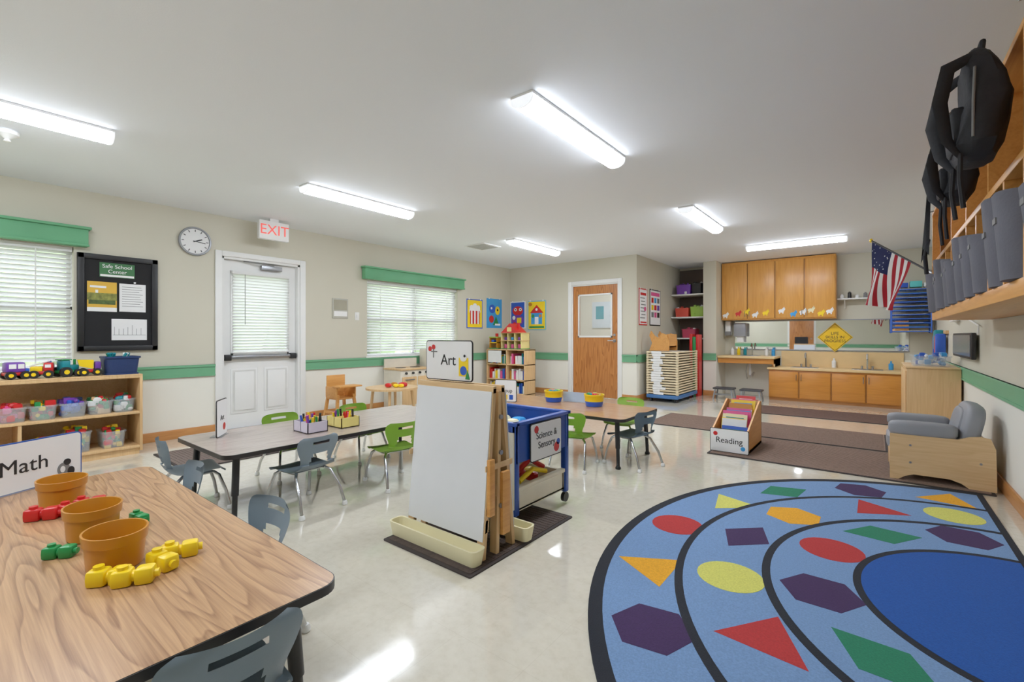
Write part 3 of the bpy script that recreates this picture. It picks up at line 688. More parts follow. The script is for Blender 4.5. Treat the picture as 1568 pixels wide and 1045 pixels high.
# ---------------------------------------------------------------- toy shelf on left
def toyshelf():
    s=M('toy_shelf'); x0,x1,y0,y1=-5.90,-5.45,-0.35,1.26; Z=0.74; th=0.022
    s.box(x0,x1,y0,y0+th,0.03,Z,maple,0.003); s.box(x0,x1,y1-th,y1,0.03,Z,maple,0.003)
    for z in (Z-th,0.38,0.06): s.box(x0,x1,y0+th,y1-th,z,z+th,maple,0.002)
    s.box(x0,x1,y0,y1,Z-0.0,Z+0.012,maple,0.003)
    s.box(x0,x0+0.01,y0,y1,0.06,Z,mapleh); s.box(x0+0.01,x1-0.01,0.45,0.45+th,0.06,0.38,maple)
    s.box(x0,x1-0.02,y0+th,y1-th,0.0,0.06,maple)
    return s.done()
toyshelf()
def truck(name,y,c1,c2,c3,rot,kind):
    b=M(name); z=0.752; b.T=Matrix.Translation((-5.60,y,z))@Matrix.Rotation(math.radians(rot),4,'Z')@Matrix.Scale(1.05,4)
    b.box(-0.05,0.05,-0.068,0.068,0.03,0.055,c2,0.006)
    if kind==0: # van
        b.box(-0.05,0.05,-0.066,0.045,0.055,0.135,c1,0.014); b.box(-0.046,0.046,0.04,0.068,0.055,0.085,c3,0.008); b.box(0.048,0.053,-0.05,-0.01,0.085,0.12,paper); b.box(0.048,0.053,0.0,0.035,0.085,0.12,paper)
    elif kind==1: # fire truck with ladder
        b.box(-0.05,0.05,0.01,0.068,0.055,0.125,c2,0.01); b.box(-0.045,0.045,-0.066,0.005,0.055,0.095,c1,0.006); b.tube([(0.02,-0.07,0.10),(0.02,0.05,0.14)],0.006,paper); b.tube([(-0.02,-0.07,0.10),(-0.02,0.05,0.14)],0.006,paper); b.box(0.048,0.053,0.02,0.055,0.085,0.11,paper); b.ell((0,0.04,0.13),(0.015,0.015,0.015),blu)
    elif kind==2: # tractor
        b.box(-0.04,0.04,-0.06,0.0,0.055,0.14,c1,0.01); b.box(-0.03,0.03,0.0,0.066,0.055,0.10,c3,0.012); b.cyl((0,0.045,0.10),(0,0.045,0.145),0.009,c2); b.box(-0.045,0.045,-0.065,0.005,0.14,0.148,c2)
    else: # dump truck
        b.box(-0.045,0.045,0.025,0.068,0.055,0.12,c1,0.01); b.add([(-0.05,-0.07,0.085),(0.05,-0.07,0.085),(0.05,0.015,0.06),(-0.05,0.015,0.06),(-0.055,-0.085,0.14),(0.055,-0.085,0.14),(0.055,0.02,0.135),(-0.055,0.02,0.135)],[(3,2,1,0),(4,5,6,7),(0,1,5,4),(1,2,6,5),(2,3,7,6),(3,0,4,7)],c3)
    rr=0.032
    for yy,r_ in ((-0.042,0.042 if kind==2 else rr),(0.042,rr)):
        for sx in (-1,1):
            b.cyl((sx*0.045,yy,r_),(sx*0.066,yy,r_),r_,black,n=20); b.cyl((sx*0.062,yy,r_),(sx*0.070,yy,r_),r_*0.45,yel,n=12)
    return b.done()
truck('toy_van',0.45,pur,red,blu,10,0); truck('toy_fire_truck',0.605,yel,red,pur,-12,1); truck('toy_tractor',0.765,teal,grn,teal,20,2); truck('toy_dump_truck',0.912,pur,red,yel,-5,3)
b=M('storage_basket'); b.prism(rrect(-5.74,-5.50,1.005,1.245,0.02,3),0.752,0.765,navy)
def ringb(x0,x1,y0,y1,z): return [(p[0],p[1],z) for p in rrect(x0,x1,y0,y1,0.03,4)]
R=[ringb(-5.73,-5.51,1.015,1.235,0.755),ringb(-5.745,-5.495,1.0,1.25,0.90),ringb(-5.755,-5.485,0.995,1.26,0.905),ringb(-5.755,-5.485,0.995,1.26,0.92),ringb(-5.735,-5.505,1.01,1.24,0.92),ringb(-5.72,-5.52,1.025,1.225,0.77)]
n=len(R[0]); b.add([p for r in R for p in r],[(k*n+a,k*n+(a+1)%n,(k+1)*n+(a+1)%n,(k+1)*n+a) for k in range(5) for a in range(n)],navy)
for i in range(10):
    b.cyl((-5.62+random.uniform(-.07,.07),1.12+random.uniform(-.07,.07),0.78),(-5.62+random.uniform(-.09,.09),1.12+random.uniform(-.09,.09),0.95),0.012,random.choice([grn,maple,teal,paper]),n=8)
b.done()
def bin_(y,z,cols,x=-5.62,w=0.085,h=0.11,d=0.13,name='toy_bin',body=None):
    b=M(name); body=body or clearp
    R=[ringb(x-d+0.01,x+d-0.01,y-w+0.01,y+w-0.01,z),ringb(x-d,x+d,y-w,y+w,z+h),ringb(x-d-0.006,x+d+0.006,y-w-0.006,y+w+0.006,z+h),ringb(x-d-0.006,x+d+0.006,y-w-0.006,y+w+0.006,z+h+0.012),ringb(x-d+0.006,x+d-0.006,y-w+0.006,y+w-0.006,z+h+0.012),ringb(x-d+0.014,x+d-0.014,y-w+0.014,y+w-0.014,z+0.004)]
    n=len(R[0]); b.add([p for r in R for p in r],[list(range(n))]+[(k*n+a,k*n+(a+1)%n,(k+1)*n+(a+1)%n,(k+1)*n+a) for k in range(5) for a in range(n)],body)
    for i in range(44):
        r=random.uniform(0.016,0.03)
        b.ell((x+random.uniform(-d+0.04,d-0.035),y+random.uniform(-w+0.03,w-0.03),z+0.02+random.uniform(0,h+0.015)),(r,r*random.uniform(0.8,1.4),r),random.choice(cols),random.choice([0.3,0.6,1]),8)
    return b.done()
bin_(0.42,0.402,[red,pink]); bin_(0.60,0.402,[red,yel,grn,org]); bin_(0.79,0.402,[blu,navy,pur]); bin_(0.97,0.402,[maple,red,paper,grn]); bin_(1.14,0.402,[grn,red,paper,teal],w=0.075)
bin_(0.60,0.082,[yel,grn,blu,red]); bin_(0.82,0.082,[yel,red,grn,black,yel],h=0.17); bin_(1.06,0.082,[red,grn,yel,red],h=0.14)

# ---------------------------------------------------------------- dramatic-play corner
def leg(x0,y0,x1,y1,z0,z1,r):
    V=[(x0-r,y0-r,z0),(x0+r,y0-r,z0),(x0+r,y0+r,z0),(x0-r,y0+r,z0),(x1-r,y1-r,z1),(x1+r,y1-r,z1),(x1+r,y1+r,z1),(x1-r,y1+r,z1)]
    return V,[(3,2,1,0),(4,5,6,7),(0,1,5,4),(1,2,6,5),(2,3,7,6),(3,0,4,7)]
def highchair():
    s=M('doll_high_chair'); x,y=-5.45,3.32
    for sx in (-1,1):
        for sy in (-1,1): s.add(*leg(x+sx*0.15,y+sy*0.15,x+sx*0.11,y+sy*0.11,0,0.36,0.016),cubw)
    s.box(x-0.13,x+0.13,y-0.13,y+0.13,0.30,0.32,cubw,0.004); s.box(x-0.13,x-0.11,y-0.13,y+0.13,0.32,0.60,cubw,0.006)
    for sy in (-1,1): s.box(x-0.13,x+0.13,y+sy*0.13-0.01,y+sy*0.13+0.01,0.32,0.46,cubw,0.006)
    s.box(x+0.05,x+0.24,y-0.16,y+0.16,0.46,0.48,cubw,0.006); s.box(x-0.15,x+0.15,y-0.15,y-0.13,0.12,0.15,cubw); s.box(x-0.15,x+0.15,y+0.13,y+0.15,0.12,0.15,cubw)
    s.done()
highchair()
s=M('wooden_play_table'); x,y,h=-4.85,3.68,0.46
s.prism(circ(x,y,0.33,40),h-0.025,h,maple)
for i in range(4):
    a=math.pi/4+i*math.pi/2; s.cyl((x+0.24*math.cos(a),y+0.24*math.sin(a),h-0.025),(x+0.29*math.cos(a),y+0.29*math.sin(a),0),0.02,maple,0.014)
s.done()
s=M('play_food'); 
for dx,dy,m,r in ((0.02,-0.08,red,0.035),(0.10,-0.02,yel,0.03),(-0.03,0.05,org,0.035),(0.12,0.08,red,0.04),(0.0,0.14,pink,0.03),(0.15,0.02,yel,0.03)): s.ell((x+dx,y+dy,h+r*0.8),(r*1.4,r,r*0.8),m,0.8,12)
s.done()
s=M('play_kitchen'); x0,x1,y0,y1=-5.88,-5.48,4.30,4.92
cw=plain('cream_laminate',(226,218,200),0.45)
s.box(x0,x1,y0,y1,0.03,0.60,cw,0.004); s.box(x0,x1+0.02,y0-0.01,y1+0.01,0.60,0.625,maple,0.004); s.box(x0,x0+0.02,y0,y1,0.625,0.76,cw); s.box(x0+0.02,x1-0.03,y0+0.02,y1-0.02,0,0.03,black)
s.box(x1,x1+0.012,y0+0.03,y0+0.30,0.08,0.50,maple,0.004); s.box(x1,x1+0.012,y0+0.33,y1-0.03,0.08,0.50,maple,0.004); s.box(x1+0.012,x1+0.03,y0+0.08,y0+0.25,0.45,0.465,steel)
for i in range(4): s.cyl((x1,y0+0.1+i*0.13,0.555),(x1+0.025,y0+0.1+i*0.13,0.555),0.018,black)
for i in range(2): s.cyl((x0+0.2,y0+0.16+i*0.28,0.625),(x0+0.2,y0+0.16+i*0.28,0.63),0.08,black,n=24)
s.done()
s=M('play_refrigerator'); s.box(-5.88,-5.50,5.0,5.36,0.0,0.90,cw,0.006); s.box(-5.50,-5.488,5.02,5.34,0.05,0.55,maple,0.004); s.box(-5.50,-5.488,5.02,5.34,0.58,0.88,maple,0.004); s.box(-5.488,-5.47,5.04,5.055,0.35,0.5,steel); s.box(-5.488,-5.47,5.04,5.055,0.62,0.74,steel)
s.done()
def bookshelf():
    s=M('book_display_shelf'); x0,x1,y0,y1=-5.78,-4.88,6.55,6.88; Z=0.87
    for x in (x0,(x0+x1)/2+0.02,x1-0.02): s.box(x,x+0.02,y0,y1,0,Z,maple,0.003)
    for z in (0.05,0.30,0.58,Z-0.02): s.box(x0,x1,y0,y1,z,z+0.02,maple,0.002)
    s.box(x0,x1,y1-0.01,y1,0,Z,mapleh); s.box(x0,x1,y0,y0+0.01,0,0.05,maple)
    cm=[red,blu,yel,grn,paper,teal,pink,org,paper,paper]
    for z in (0.07,0.32,0.60):
        x=x0+0.04
        while x<x1-0.07:
            w=random.uniform(0.015,0.05); hh=random.uniform(0.12,0.2)
            if abs(x-(x0+x1)/2-0.01)>0.05: s.box(x,x+w,y0+0.04+random.uniform(0,0.04),y1-0.03,z,z+hh,random.choice(cm))
            x+=w+0.004
    s.box(x0+0.05,x0+0.36,y0-0.01,y0+0.005,0.62,0.84,paper)
    return s.done()
bookshelf()
def dollhouse():
    s=M('dollhouse'); x0,x1,y0,y1,z=-5.45,-4.98,6.58,6.84,0.872
    yw=plain('dollhouse_yellow',(232,214,140),0.5)
    s.box(x0,x1,y1-0.012,y1,z,z+0.30,yw)
    for x in (x0,x0+0.15,x0+0.31,x1-0.012): s.box(x,x+0.012,y0,y1,z,z+0.30,yw)
    for zz in (z,z+0.15,z+0.29): s.box(x0-0.01,x1+0.01,y0,y1,zz,zz+0.012,grn if zz==z else maple)
    xm=(x0+x1)/2-0.03
    V=[(xm-0.2,y0-0.01,z+0.30),(xm+0.2,y0-0.01,z+0.30),(xm,y0-0.01,z+0.47),(xm-0.2,y1,z+0.30),(xm+0.2,y1,z+0.30),(xm,y1,z+0.47)]
    s.add(V,[(0,1,2),(3,5,4),(0,3,4,1),(1,4,5,2),(2,5,3,0)],red)
    s.box(xm-0.05,xm+0.05,y0-0.014,y0-0.008,z+0.32,z+0.40,yw)
    s.box(xm+0.09,xm+0.13,y0+0.1,y0+0.14,z+0.32,z+0.48,red)
    for dx in (0.04,0.2,0.36):
        s.box(x0+dx,x0+dx+0.06,y0+0.05,y0+0.1,z+0.012,z+0.09,random.choice([blu,pink,teal]),0.004); s.box(x0+dx,x0+dx+0.05,y0+0.05,y0+0.1,z+0.162,z+0.22,random.choice([red,pur,cyan]),0.004)
    s.done()
dollhouse()
s=M('toy_garage'); s.box(-5.76,-5.55,6.6,6.8,0.872,0.89,grn); s.box(-5.75,-5.735,6.6,6.8,0.89,1.08,org); s.box(-5.575,-5.56,6.6,6.8,0.89,1.08,org); s.box(-5.75,-5.56,6.6,6.8,0.98,0.995,yel); s.box(-5.76,-5.55,6.6,6.8,1.08,1.10,lime); s.cyl((-5.65,6.7,1.1),(-5.65,6.7,1.16),0.03,red); s.box(-5.72,-5.66,6.62,6.7,0.995,1.04,blu,0.006); s.done()

# ---------------------------------------------------------------- cots, alcove
s=M('stacked_cots'); cx0,cx1,cy0,cy1=-3.08,-2.54,7.62,8.68
bc=plain('cot_blue_base',(60,110,170),0.4); canv=plain('cot_canvas',(240,232,214),0.8); pl=plain('cot_cream_frame',(232,214,178),0.5)
for x in (cx0+0.06,cx1-0.06):
    for y in (cy0+0.08,cy1-0.08): s.cyl((x-0.012,y,0.03),(x+0.012,y,0.03),0.03,black)
s.box(cx0,cx1,cy0,cy1,0.06,0.12,bc,0.01)
for i in range(17):
    z=0.125+i*0.043
    s.box(cx0+0.02,cx1-0.02,cy0+0.03,cy1-0.03,z+0.02,z+0.028,canv)
    for x in (cx0,cx1-0.04):
        for y in (cy0,cy1-0.05): s.box(x,x+0.04,y,y+0.05,z,z+0.04,pl,0.006)
    s.cyl((cx0+0.03,cy0+0.02,z+0.024),(cx1-0.03,cy0+0.02,z+0.024),0.014,pl,n=8); s.cyl((cx0+0.02,cy0+0.03,z+0.024),(cx0+0.02,cy1-0.03,z+0.024),0.012,pl,n=8); s.cyl((cx1-0.02,cy0+0.03,z+0.024),(cx1-0.02,cy1-0.03,z+0.024),0.012,pl,n=8)
    s.box(cx0+0.08+random.uniform(0,.05),cx0+0.22+random.uniform(0,.12),cy0+0.0,cy0+0.012,z,z+0.04,paper)
s.done()
s=M('wooden_rocker_toy'); z=0.862; pts=[(0,0),(0.34,0),(0.34,0.16),(0.30,0.27),(0.22,0.30),(0.16,0.22),(0.10,0.25),(0.03,0.34),(0.0,0.26),(0.05,0.13)]
for y in (7.7,8.1):
    s.T=frame((-3.05,y,z),(1,0,0)); s.prism(pts,0,0.02,cubw)
s.T=Matrix(); s.box(-3.03,-2.72,7.71,8.1,z+0.06,z+0.08,cubw); s.box(-2.76,-2.72,7.71,8.1,z+0.06,z+0.28,cubw); s.done()
s=M('folded_gym_mat'); s.box(-2.71,-2.66,8.76,8.96,0,1.15,red,0.008); s.box(-2.655,-2.60,8.76,8.96,0,1.10,grn,0.008); s.box(-2.595,-2.54,8.76,8.96,0,1.14,red,0.008); s.done()
dk=plain('alcove_brown',(96,82,74),0.7)
s=M('alcove_shelving'); s.box(-3.16,-2.53,9.60,9.645,0.0,2.45,dk)
for z in (1.05,1.46,1.90): s.box(-3.16,-2.53,9.08,9.60,z,z+0.025,white,0.003)
s.done()
def basket(x,y,z,m,w=0.13,h=0.16):
    b=bin_(y,z,[m,paper,m],x=x,w=0.14,h=h,d=w,name='storage_basket',body=m); return b
basket(-2.95,9.28,1.926,pur,0.14,0.17); basket(-2.70,9.28,1.926,black,0.10,0.19); basket(-2.98,9.28,1.486,plain('coral_plastic',(214,76,60),0.5)); basket(-2.69,9.28,1.486,lime,0.13,0.18); basket(-2.85,9.28,1.076,plain('rose_plastic',(190,60,90),0.5))

# ---------------------------------------------------------------- kitchen
def kitchen():
    s=M('upper_cabinets'); x0,x1,y0,y1,z0,z1=-2.29,-0.51,9.34,YK-0.002,1.41,2.485
    s.box(x0,x1,y0,y1,z0,z1,honey,0.004); w=(x1-x0)/4
    gap=plain('cabinet_gap_shadow_line',(120,80,40),0.6)
    for i in range(4):
        s.box(x0+i*w+0.012,x0+(i+1)*w-0.012,y0-0.02,y0,z0+0.02,z1-0.04,honey,0.005)
        if i: s.box(x0+i*w-0.004,x0+i*w+0.004,y0-0.003,y0,z0+0.02,z1-0.04,gap)
        hx=x0+(i+1)*w-0.035 if i%2==0 else x0+i*w+0.035
        s.tube([(hx,y0-0.02,z0+0.06),(hx,y0-0.045,z0+0.07),(hx,y0-0.045,z0+0.15),(hx,y0-0.02,z0+0.16)],0.005,steel)
    for i,cx in enumerate((-2.22,-2.0,-1.86,-1.72,-1.55,-1.30,-1.12,-0.98,-0.86,-0.72,-0.60)):
        m=[paper,red,yel,paper,yel,paper,cyan,paper,offw,yel,paper][i]
        s.T=frame((cx,y0-0.0205,z0+0.085+0.03*(i%3)),(1,0,0))@Matrix.Scale(0.85,4)
        s.prism(circ(0,0,0.055,16,0.035),0,0.003,m); s.prism(circ(0.045,0.035,0.028,14),0,0.004,m); s.prism(circ(0.05,0.065,0.008,8,0.02),0,0.004,m); s.prism(circ(-0.03,-0.04,0.012,8,0.02),0,0.004,m); s.prism(circ(0.03,-0.04,0.012,8,0.02),0,0.004,m); s.prism(circ(0.052,0.04,0.004,6),0.004,0.005,black); s.T=Matrix()
    s.done()
    s=M('base_cabinets'); x0,x1,y0=-1.46,0.34,9.10
    s.box(x0,x1,y0,YK-0.002,0.045,0.53,honeyd,0.003); s.box(x0,x1,y0+0.03,YK-0.002,0,0.045,basew); w=(x1-x0)/4
    for i in range(4):
        s.box(x0+i*w+0.012,x0+(i+1)*w-0.012,y0-0.02,y0,0.06,0.50,honeyd,0.005)
        if i: s.box(x0+i*w-0.004,x0+i*w+0.004,y0-0.003,y0,0.06,0.50,gap)
        hx=x0+(i+1)*w-0.035 if i%2==0 else x0+i*w+0.035
        s.tube([(hx,y0-0.02,0.36),(hx,y0-0.042,0.37),(hx,y0-0.042,0.45),(hx,y0-0.02,0.46)],0.005,steel)
    s.box(x0-0.02,x1+0.02,y0-0.04,YK-0.002,0.53,0.57,tan,0.006); s.box(x0+0.12,x1+0.02,YK-0.025,YK-0.002,0.57,0.84,tan)
    for cx in (-0.95,-0.10):
        s.box(cx-0.2,cx+0.2,9.2,9.52,0.565,0.574,steel,0.003); s.box(cx-0.17,cx+0.17,9.23,9.47,0.572,0.5755,plain('sink_dark',(110,112,115),0.3,0.9))
        s.tube([(cx,9.53,0.57),(cx,9.53,0.76),(cx,9.49,0.81),(cx,9.42,0.80),(cx,9.40,0.73)],0.014,chrome); s.cyl((cx-0.07,9.53,0.57),(cx-0.07,9.53,0.62),0.017,chrome); s.cyl((cx+0.07,9.53,0.57),(cx+0.07,9.53,0.62),0.017,chrome)
    s.done()
    s=M('sink_counter'); s.box(-2.295,-1.36,9.04,YK-0.002,0.71,0.75,tan,0.006); s.box(-2.29,-1.36,9.07,9.09,0.62,0.71,honeyd); s.box(-1.40,-1.36,9.09,YK-0.002,0.58,0.71,honeyd); s.box(-1.38,-1.36,9.07,YK-0.002,0.58,0.71,tan)
    s.box(-1.95,-1.65,9.2,9.5,0.746,0.754,steel,0.003); s.tube([(-1.8,9.53,0.75),(-1.8,9.53,0.93),(-1.8,9.48,0.97),(-1.8,9.42,0.92)],0.012,chrome)
    s.lathe([(0.0,0.60),(0.14,0.62),(0.16,0.71)],steel,(-1.8,9.35,0),20); s.tube([(-1.8,9.35,0.61),(-1.8,9.35,0.40),(-1.8,9.45,0.36),(-1.8,9.64,0.42)],0.02,white); s.tube([(-1.9,9.6,0.3),(-1.9,9.5,0.45),(-1.86,9.4,0.62)],0.008,chrome)
    s.box(-2.29,-2.27,9.1,9.6,0.62,0.71,honeyd)
    s.done()
    m,nt,b=nodes('mirror_glass'); b.inputs['Base Color'].default_value=(0.85,0.87,0.87,1); b.inputs['Metallic'].default_value=1; b.inputs['Roughness'].default_value=0.02
    s=M('wall_mirror'); s.box(-2.12,0.42,YK-0.012,YK-0.002,0.87,1.38,m); s.box(-2.13,0.43,YK-0.016,YK-0.002,1.38,1.395,steel); s.box(-2.13,0.43,YK-0.016,YK-0.002,0.855,0.87,steel); s.done()
    s=M('soap_dispenser'); s.box(-2.27,-2.17,9.50,9.649,1.12,1.40,white,0.02); s.box(-2.27,-2.17,9.47,9.52,1.12,1.20,g,0.01); s.done()
    s=M('paper_towel_dispenser'); s.box(-2.11,-1.90,9.46,9.637,1.10,1.36,plain('smoke_plastic',(150,152,158),0.3),0.02); s.box(-2.06,-1.95,9.5,9.6,1.0,1.10,paper); s.done()
    s=M('counter_supplies')
    for i in range(7):
        xx=-2.15+i*0.11+ (0.25 if i>2 else 0); m=[paper,yel,teal,white,cyan,paper,grn][i]
        if xx<-1.42: s.lathe([(0.028,0),(0.030,0.01),(0.030,0.10),(0.012,0.125),(0.012,0.15),(0,0.15)],m,(xx,9.56,0.751),14)
    s.lathe([(0.03,0),(0.032,0.01),(0.032,0.11),(0.012,0.13),(0.012,0.16),(0,0.16)],white,(-0.55,9.56,0.571),14); s.lathe([(0.03,0),(0.032,0.01),(0.032,0.09),(0.012,0.11),(0.012,0.14),(0,0.14)],cyan,(0.2,9.5,0.571),14)
    s.done()
    q=M('life_skills_sign'); F=frame((-0.54,9.60,1.09),(1,0,0)); q.T=F; dy=plain('sign_yellow',(244,196,20),0.5)
    q.prism([(0.25,0),(0,0.25),(-0.25,0),(0,-0.25)],0,0.006,dy); q.prism([(0.235,0),(0,0.235),(-0.235,0),(0,-0.235)],0.005,0.007,black); q.prism([(0.225,0),(0,0.225),(-0.225,0),(0,-0.225)],0.006,0.009,dy); q.box(-0.01,0.01,-0.01,0.01,-0.036,0,black)
    o=q.done(); text('LIFE\nSKILLS IN\nPROGRESS',o,F,0.065,black,(0,0.0,0.010))
    s=M('wall_shelf'); s.box(-0.50,0.20,9.45,YK-0.002,1.72,1.74,white,0.003)
    for x in (-0.4,0.1): s.tube([(x,9.63,1.58),(x,9.50,1.715)],0.008,white)
    s.done()
    s=M('shelf_supplies')
    for i,(m,h) in enumerate(((paper,0.06),(black,0.10),(white,0.05),(g,0.08),(paper,0.12),(cyan,0.09))):
        x=-0.44+i*0.105; s.cyl((x,9.55,1.741),(x,9.55,1.741+h),0.03,m,0.025); s.cyl((x,9.55,1.741+h),(x,9.55,1.755+h),0.014,m)
    s.done()
    for i,(x,y) in enumerate(((-2.1,8.75),(-1.66,8.72))):
        s=M('step_stool'); s.box(x-0.17,x+0.17,y-0.12,y+0.12,0.17,0.20,plain('dark_gray_rubber',(70,70,74),0.6),0.01)
        for sx in (-1,1):
            for sy in (-1,1): s.add(*leg(x+sx*0.16,y+sy*0.11,x+sx*0.13,y+sy*0.09,0,0.18,0.012),steel)
        s.box(x-0.15,x+0.15,y-0.11,y-0.095,0.07,0.10,steel); s.done()
    s=M('art_drying_rack'); bw=plain('blue_wire',(50,100,200),0.4)
    x0,x1,y0,y1=0.20,0.66,9.22,9.60
    for x in (x0,x1): 
        for y in (y0,y1): s.cyl((x,y,1.16),(x,y,1.86),0.009,bw,n=8)
    for k in range(11):
        z=1.18+k*0.064; s.cyl((x0,y0,z),(x1,y0,z),0.008,bw,n=6); s.cyl((x0,y1,z),(x1,y1,z),0.005,bw,n=6)
        for j in range(9): xx=x0+(x1-x0)*j/8; s.cyl((xx,y0,z),(xx,y1,z),0.003,bw,n=6)
        s.box(x0+0.02,x1-0.03-0.03*(k%3),y0+0.01,y1-0.02,z+0.006,z+0.012,[paper,cyan,paper,blu][k%4])
    s.box(x0,x1,y1,YK-0.002,1.3,1.34,bw); s.done()
    s=M('craft_boxes'); s.box(0.24,0.40,9.3,9.5,1.862,1.93,blu,0.004); s.box(0.42,0.56,9.3,9.5,1.862,1.95,plain('aqua_box',(90,200,200),0.5),0.004); s.box(0.58,0.67,9.3,9.5,1.862,1.92,paper,0.004); s.done()
kitchen()

# maple cabinet on right
s=M('maple_cabinet'); x0,x1,y0,y1=0.27,0.70,6.60,7.60
s.box(x0,x1,y0,y1,0.0,0.76,maple,0.004); s.box(x0-0.01,x1,y0-0.01,y1+0.01,0.76,0.78,mapleh,0.004)
s.box(x0-0.012,x0,y0+0.03,(y0+y1)/2-0.005,0.06,0.73,maple,0.004); s.box(x0-0.012,x0,(y0+y1)/2+0.005,y1-0.03,0.06,0.73,maple,0.004); s.done()
bin_(6.95,0.782,[paper,cyan,clearp,blu],x=0.48,w=0.22,h=0.10,d=0.16,name='art_supply_bin')
s=M('hanging_crafts')
for i,(m,y,z) in enumerate(((blu,7.9,1.0),(red,8.0,0.98),(teal,8.1,1.05),(blu,8.2,0.98))): s.box(0.60,0.70,y,y+0.09,z-0.12,z+0.14,m,0.02)
s.box(0.69,0.72,7.85,8.35,1.14,1.18,maple); s.done()
s=M('wall_monitor'); s.box(0.665,0.70,5.7,6.9,0.90,1.14,black,0.008); s.box(0.66,0.666,5.73,6.87,0.925,1.12,plain('screen_gray',(88,90,98),0.2)); s.box(0.70,0.72,6.0,6.2,0.95,1.08,black); s.done()
s=M('wall_cable'); s.tube([(0.70,7.4,1.30),(0.69,7.0,1.27),(0.69,6.4,1.31),(0.69,6.0,1.26),(0.70,5.6,1.20),(0.69,5.55,1.12)],0.006,white); s.box(0.66,0.72,6.9,7.15,1.27,1.32,white,0.006); s.done()

# ---------------------------------------------------------------- cubbies on the right wall
def cubbies():
    s=M('wall_cubby_unit'); x0,x1,y0,y1=0.37,0.715,1.25,5.15
    s.box(x0,x1,y0,y1,1.24,1.30,cubw,0.004); s.box(x0,x1,y0,y1,2.10,2.125,cubw,0.003); s.box(x0,x1,y0,y1,1.68,1.71,cubw,0.003); s.box(x1-0.012,x1,y0,y1,1.24,2.12,cubw)
    n=13; w=(y1-y0-0.02)/n
    for i in range(n+1):
        y=y0+i*w; s.box(x0+0.002,x1-0.012,y,y+0.025,1.30,1.68,cubw)
        if i%2==(1) or i in (0,n): s.box(x0+0.002,x1-0.012,y,y+0.025,1.71,2.10,cubw)
    s.box(x1-0.03,x1-0.012,y0,y1,1.95,2.02,cubw)
    for i in range(0,n,2):
        yy=y0+(i+0.5)*w; s.tube([(x0,yy,2.11),(x0-0.035,yy,2.105),(x0-0.045,yy,2.125)],0.005,steel)
    s.done()
    for i in range(n):
        yc=y0+(i+0.5)*w+0.01; b=M('felt_cubby_bin')
        hw=w/2-0.026; d0,d1=x0-0.03-0.02*math.sin(i*1.7)**2,x1-0.05; hh=0.28+0.05*math.sin(i*2.1)
        def rg(k,z,cut=0): return [(p[0],p[1],z-(cut*max(0,(d0+0.12-p[0])/0.12) if cut else 0)) for p in rrect(d0+0.02*(1-k),d1,yc-hw+0.012*(1-k),yc+hw-0.012*(1-k),0.10,8)]
        R=[rg(0,1.302),rg(0.5,1.45),rg(1,1.302+hh,-0.02),rg(0.2,1.302+hh-0.004,-0.02),rg(0,1.33)]
        nn=len(R[0]); b.add([p for r in R for p in r],[list(range(nn))]+[(k*nn+a,k*nn+(a+1)%nn,(k+1)*nn+(a+1)%nn,(k+1)*nn+a) for k in range(4) for a in range(nn)]+[list(range(4*nn,5*nn))],feltg)
        b.box(d0+0.002,d0+0.014,yc-0.025,yc+0.025,1.50,1.52,g)
        b.done()
cubbies()
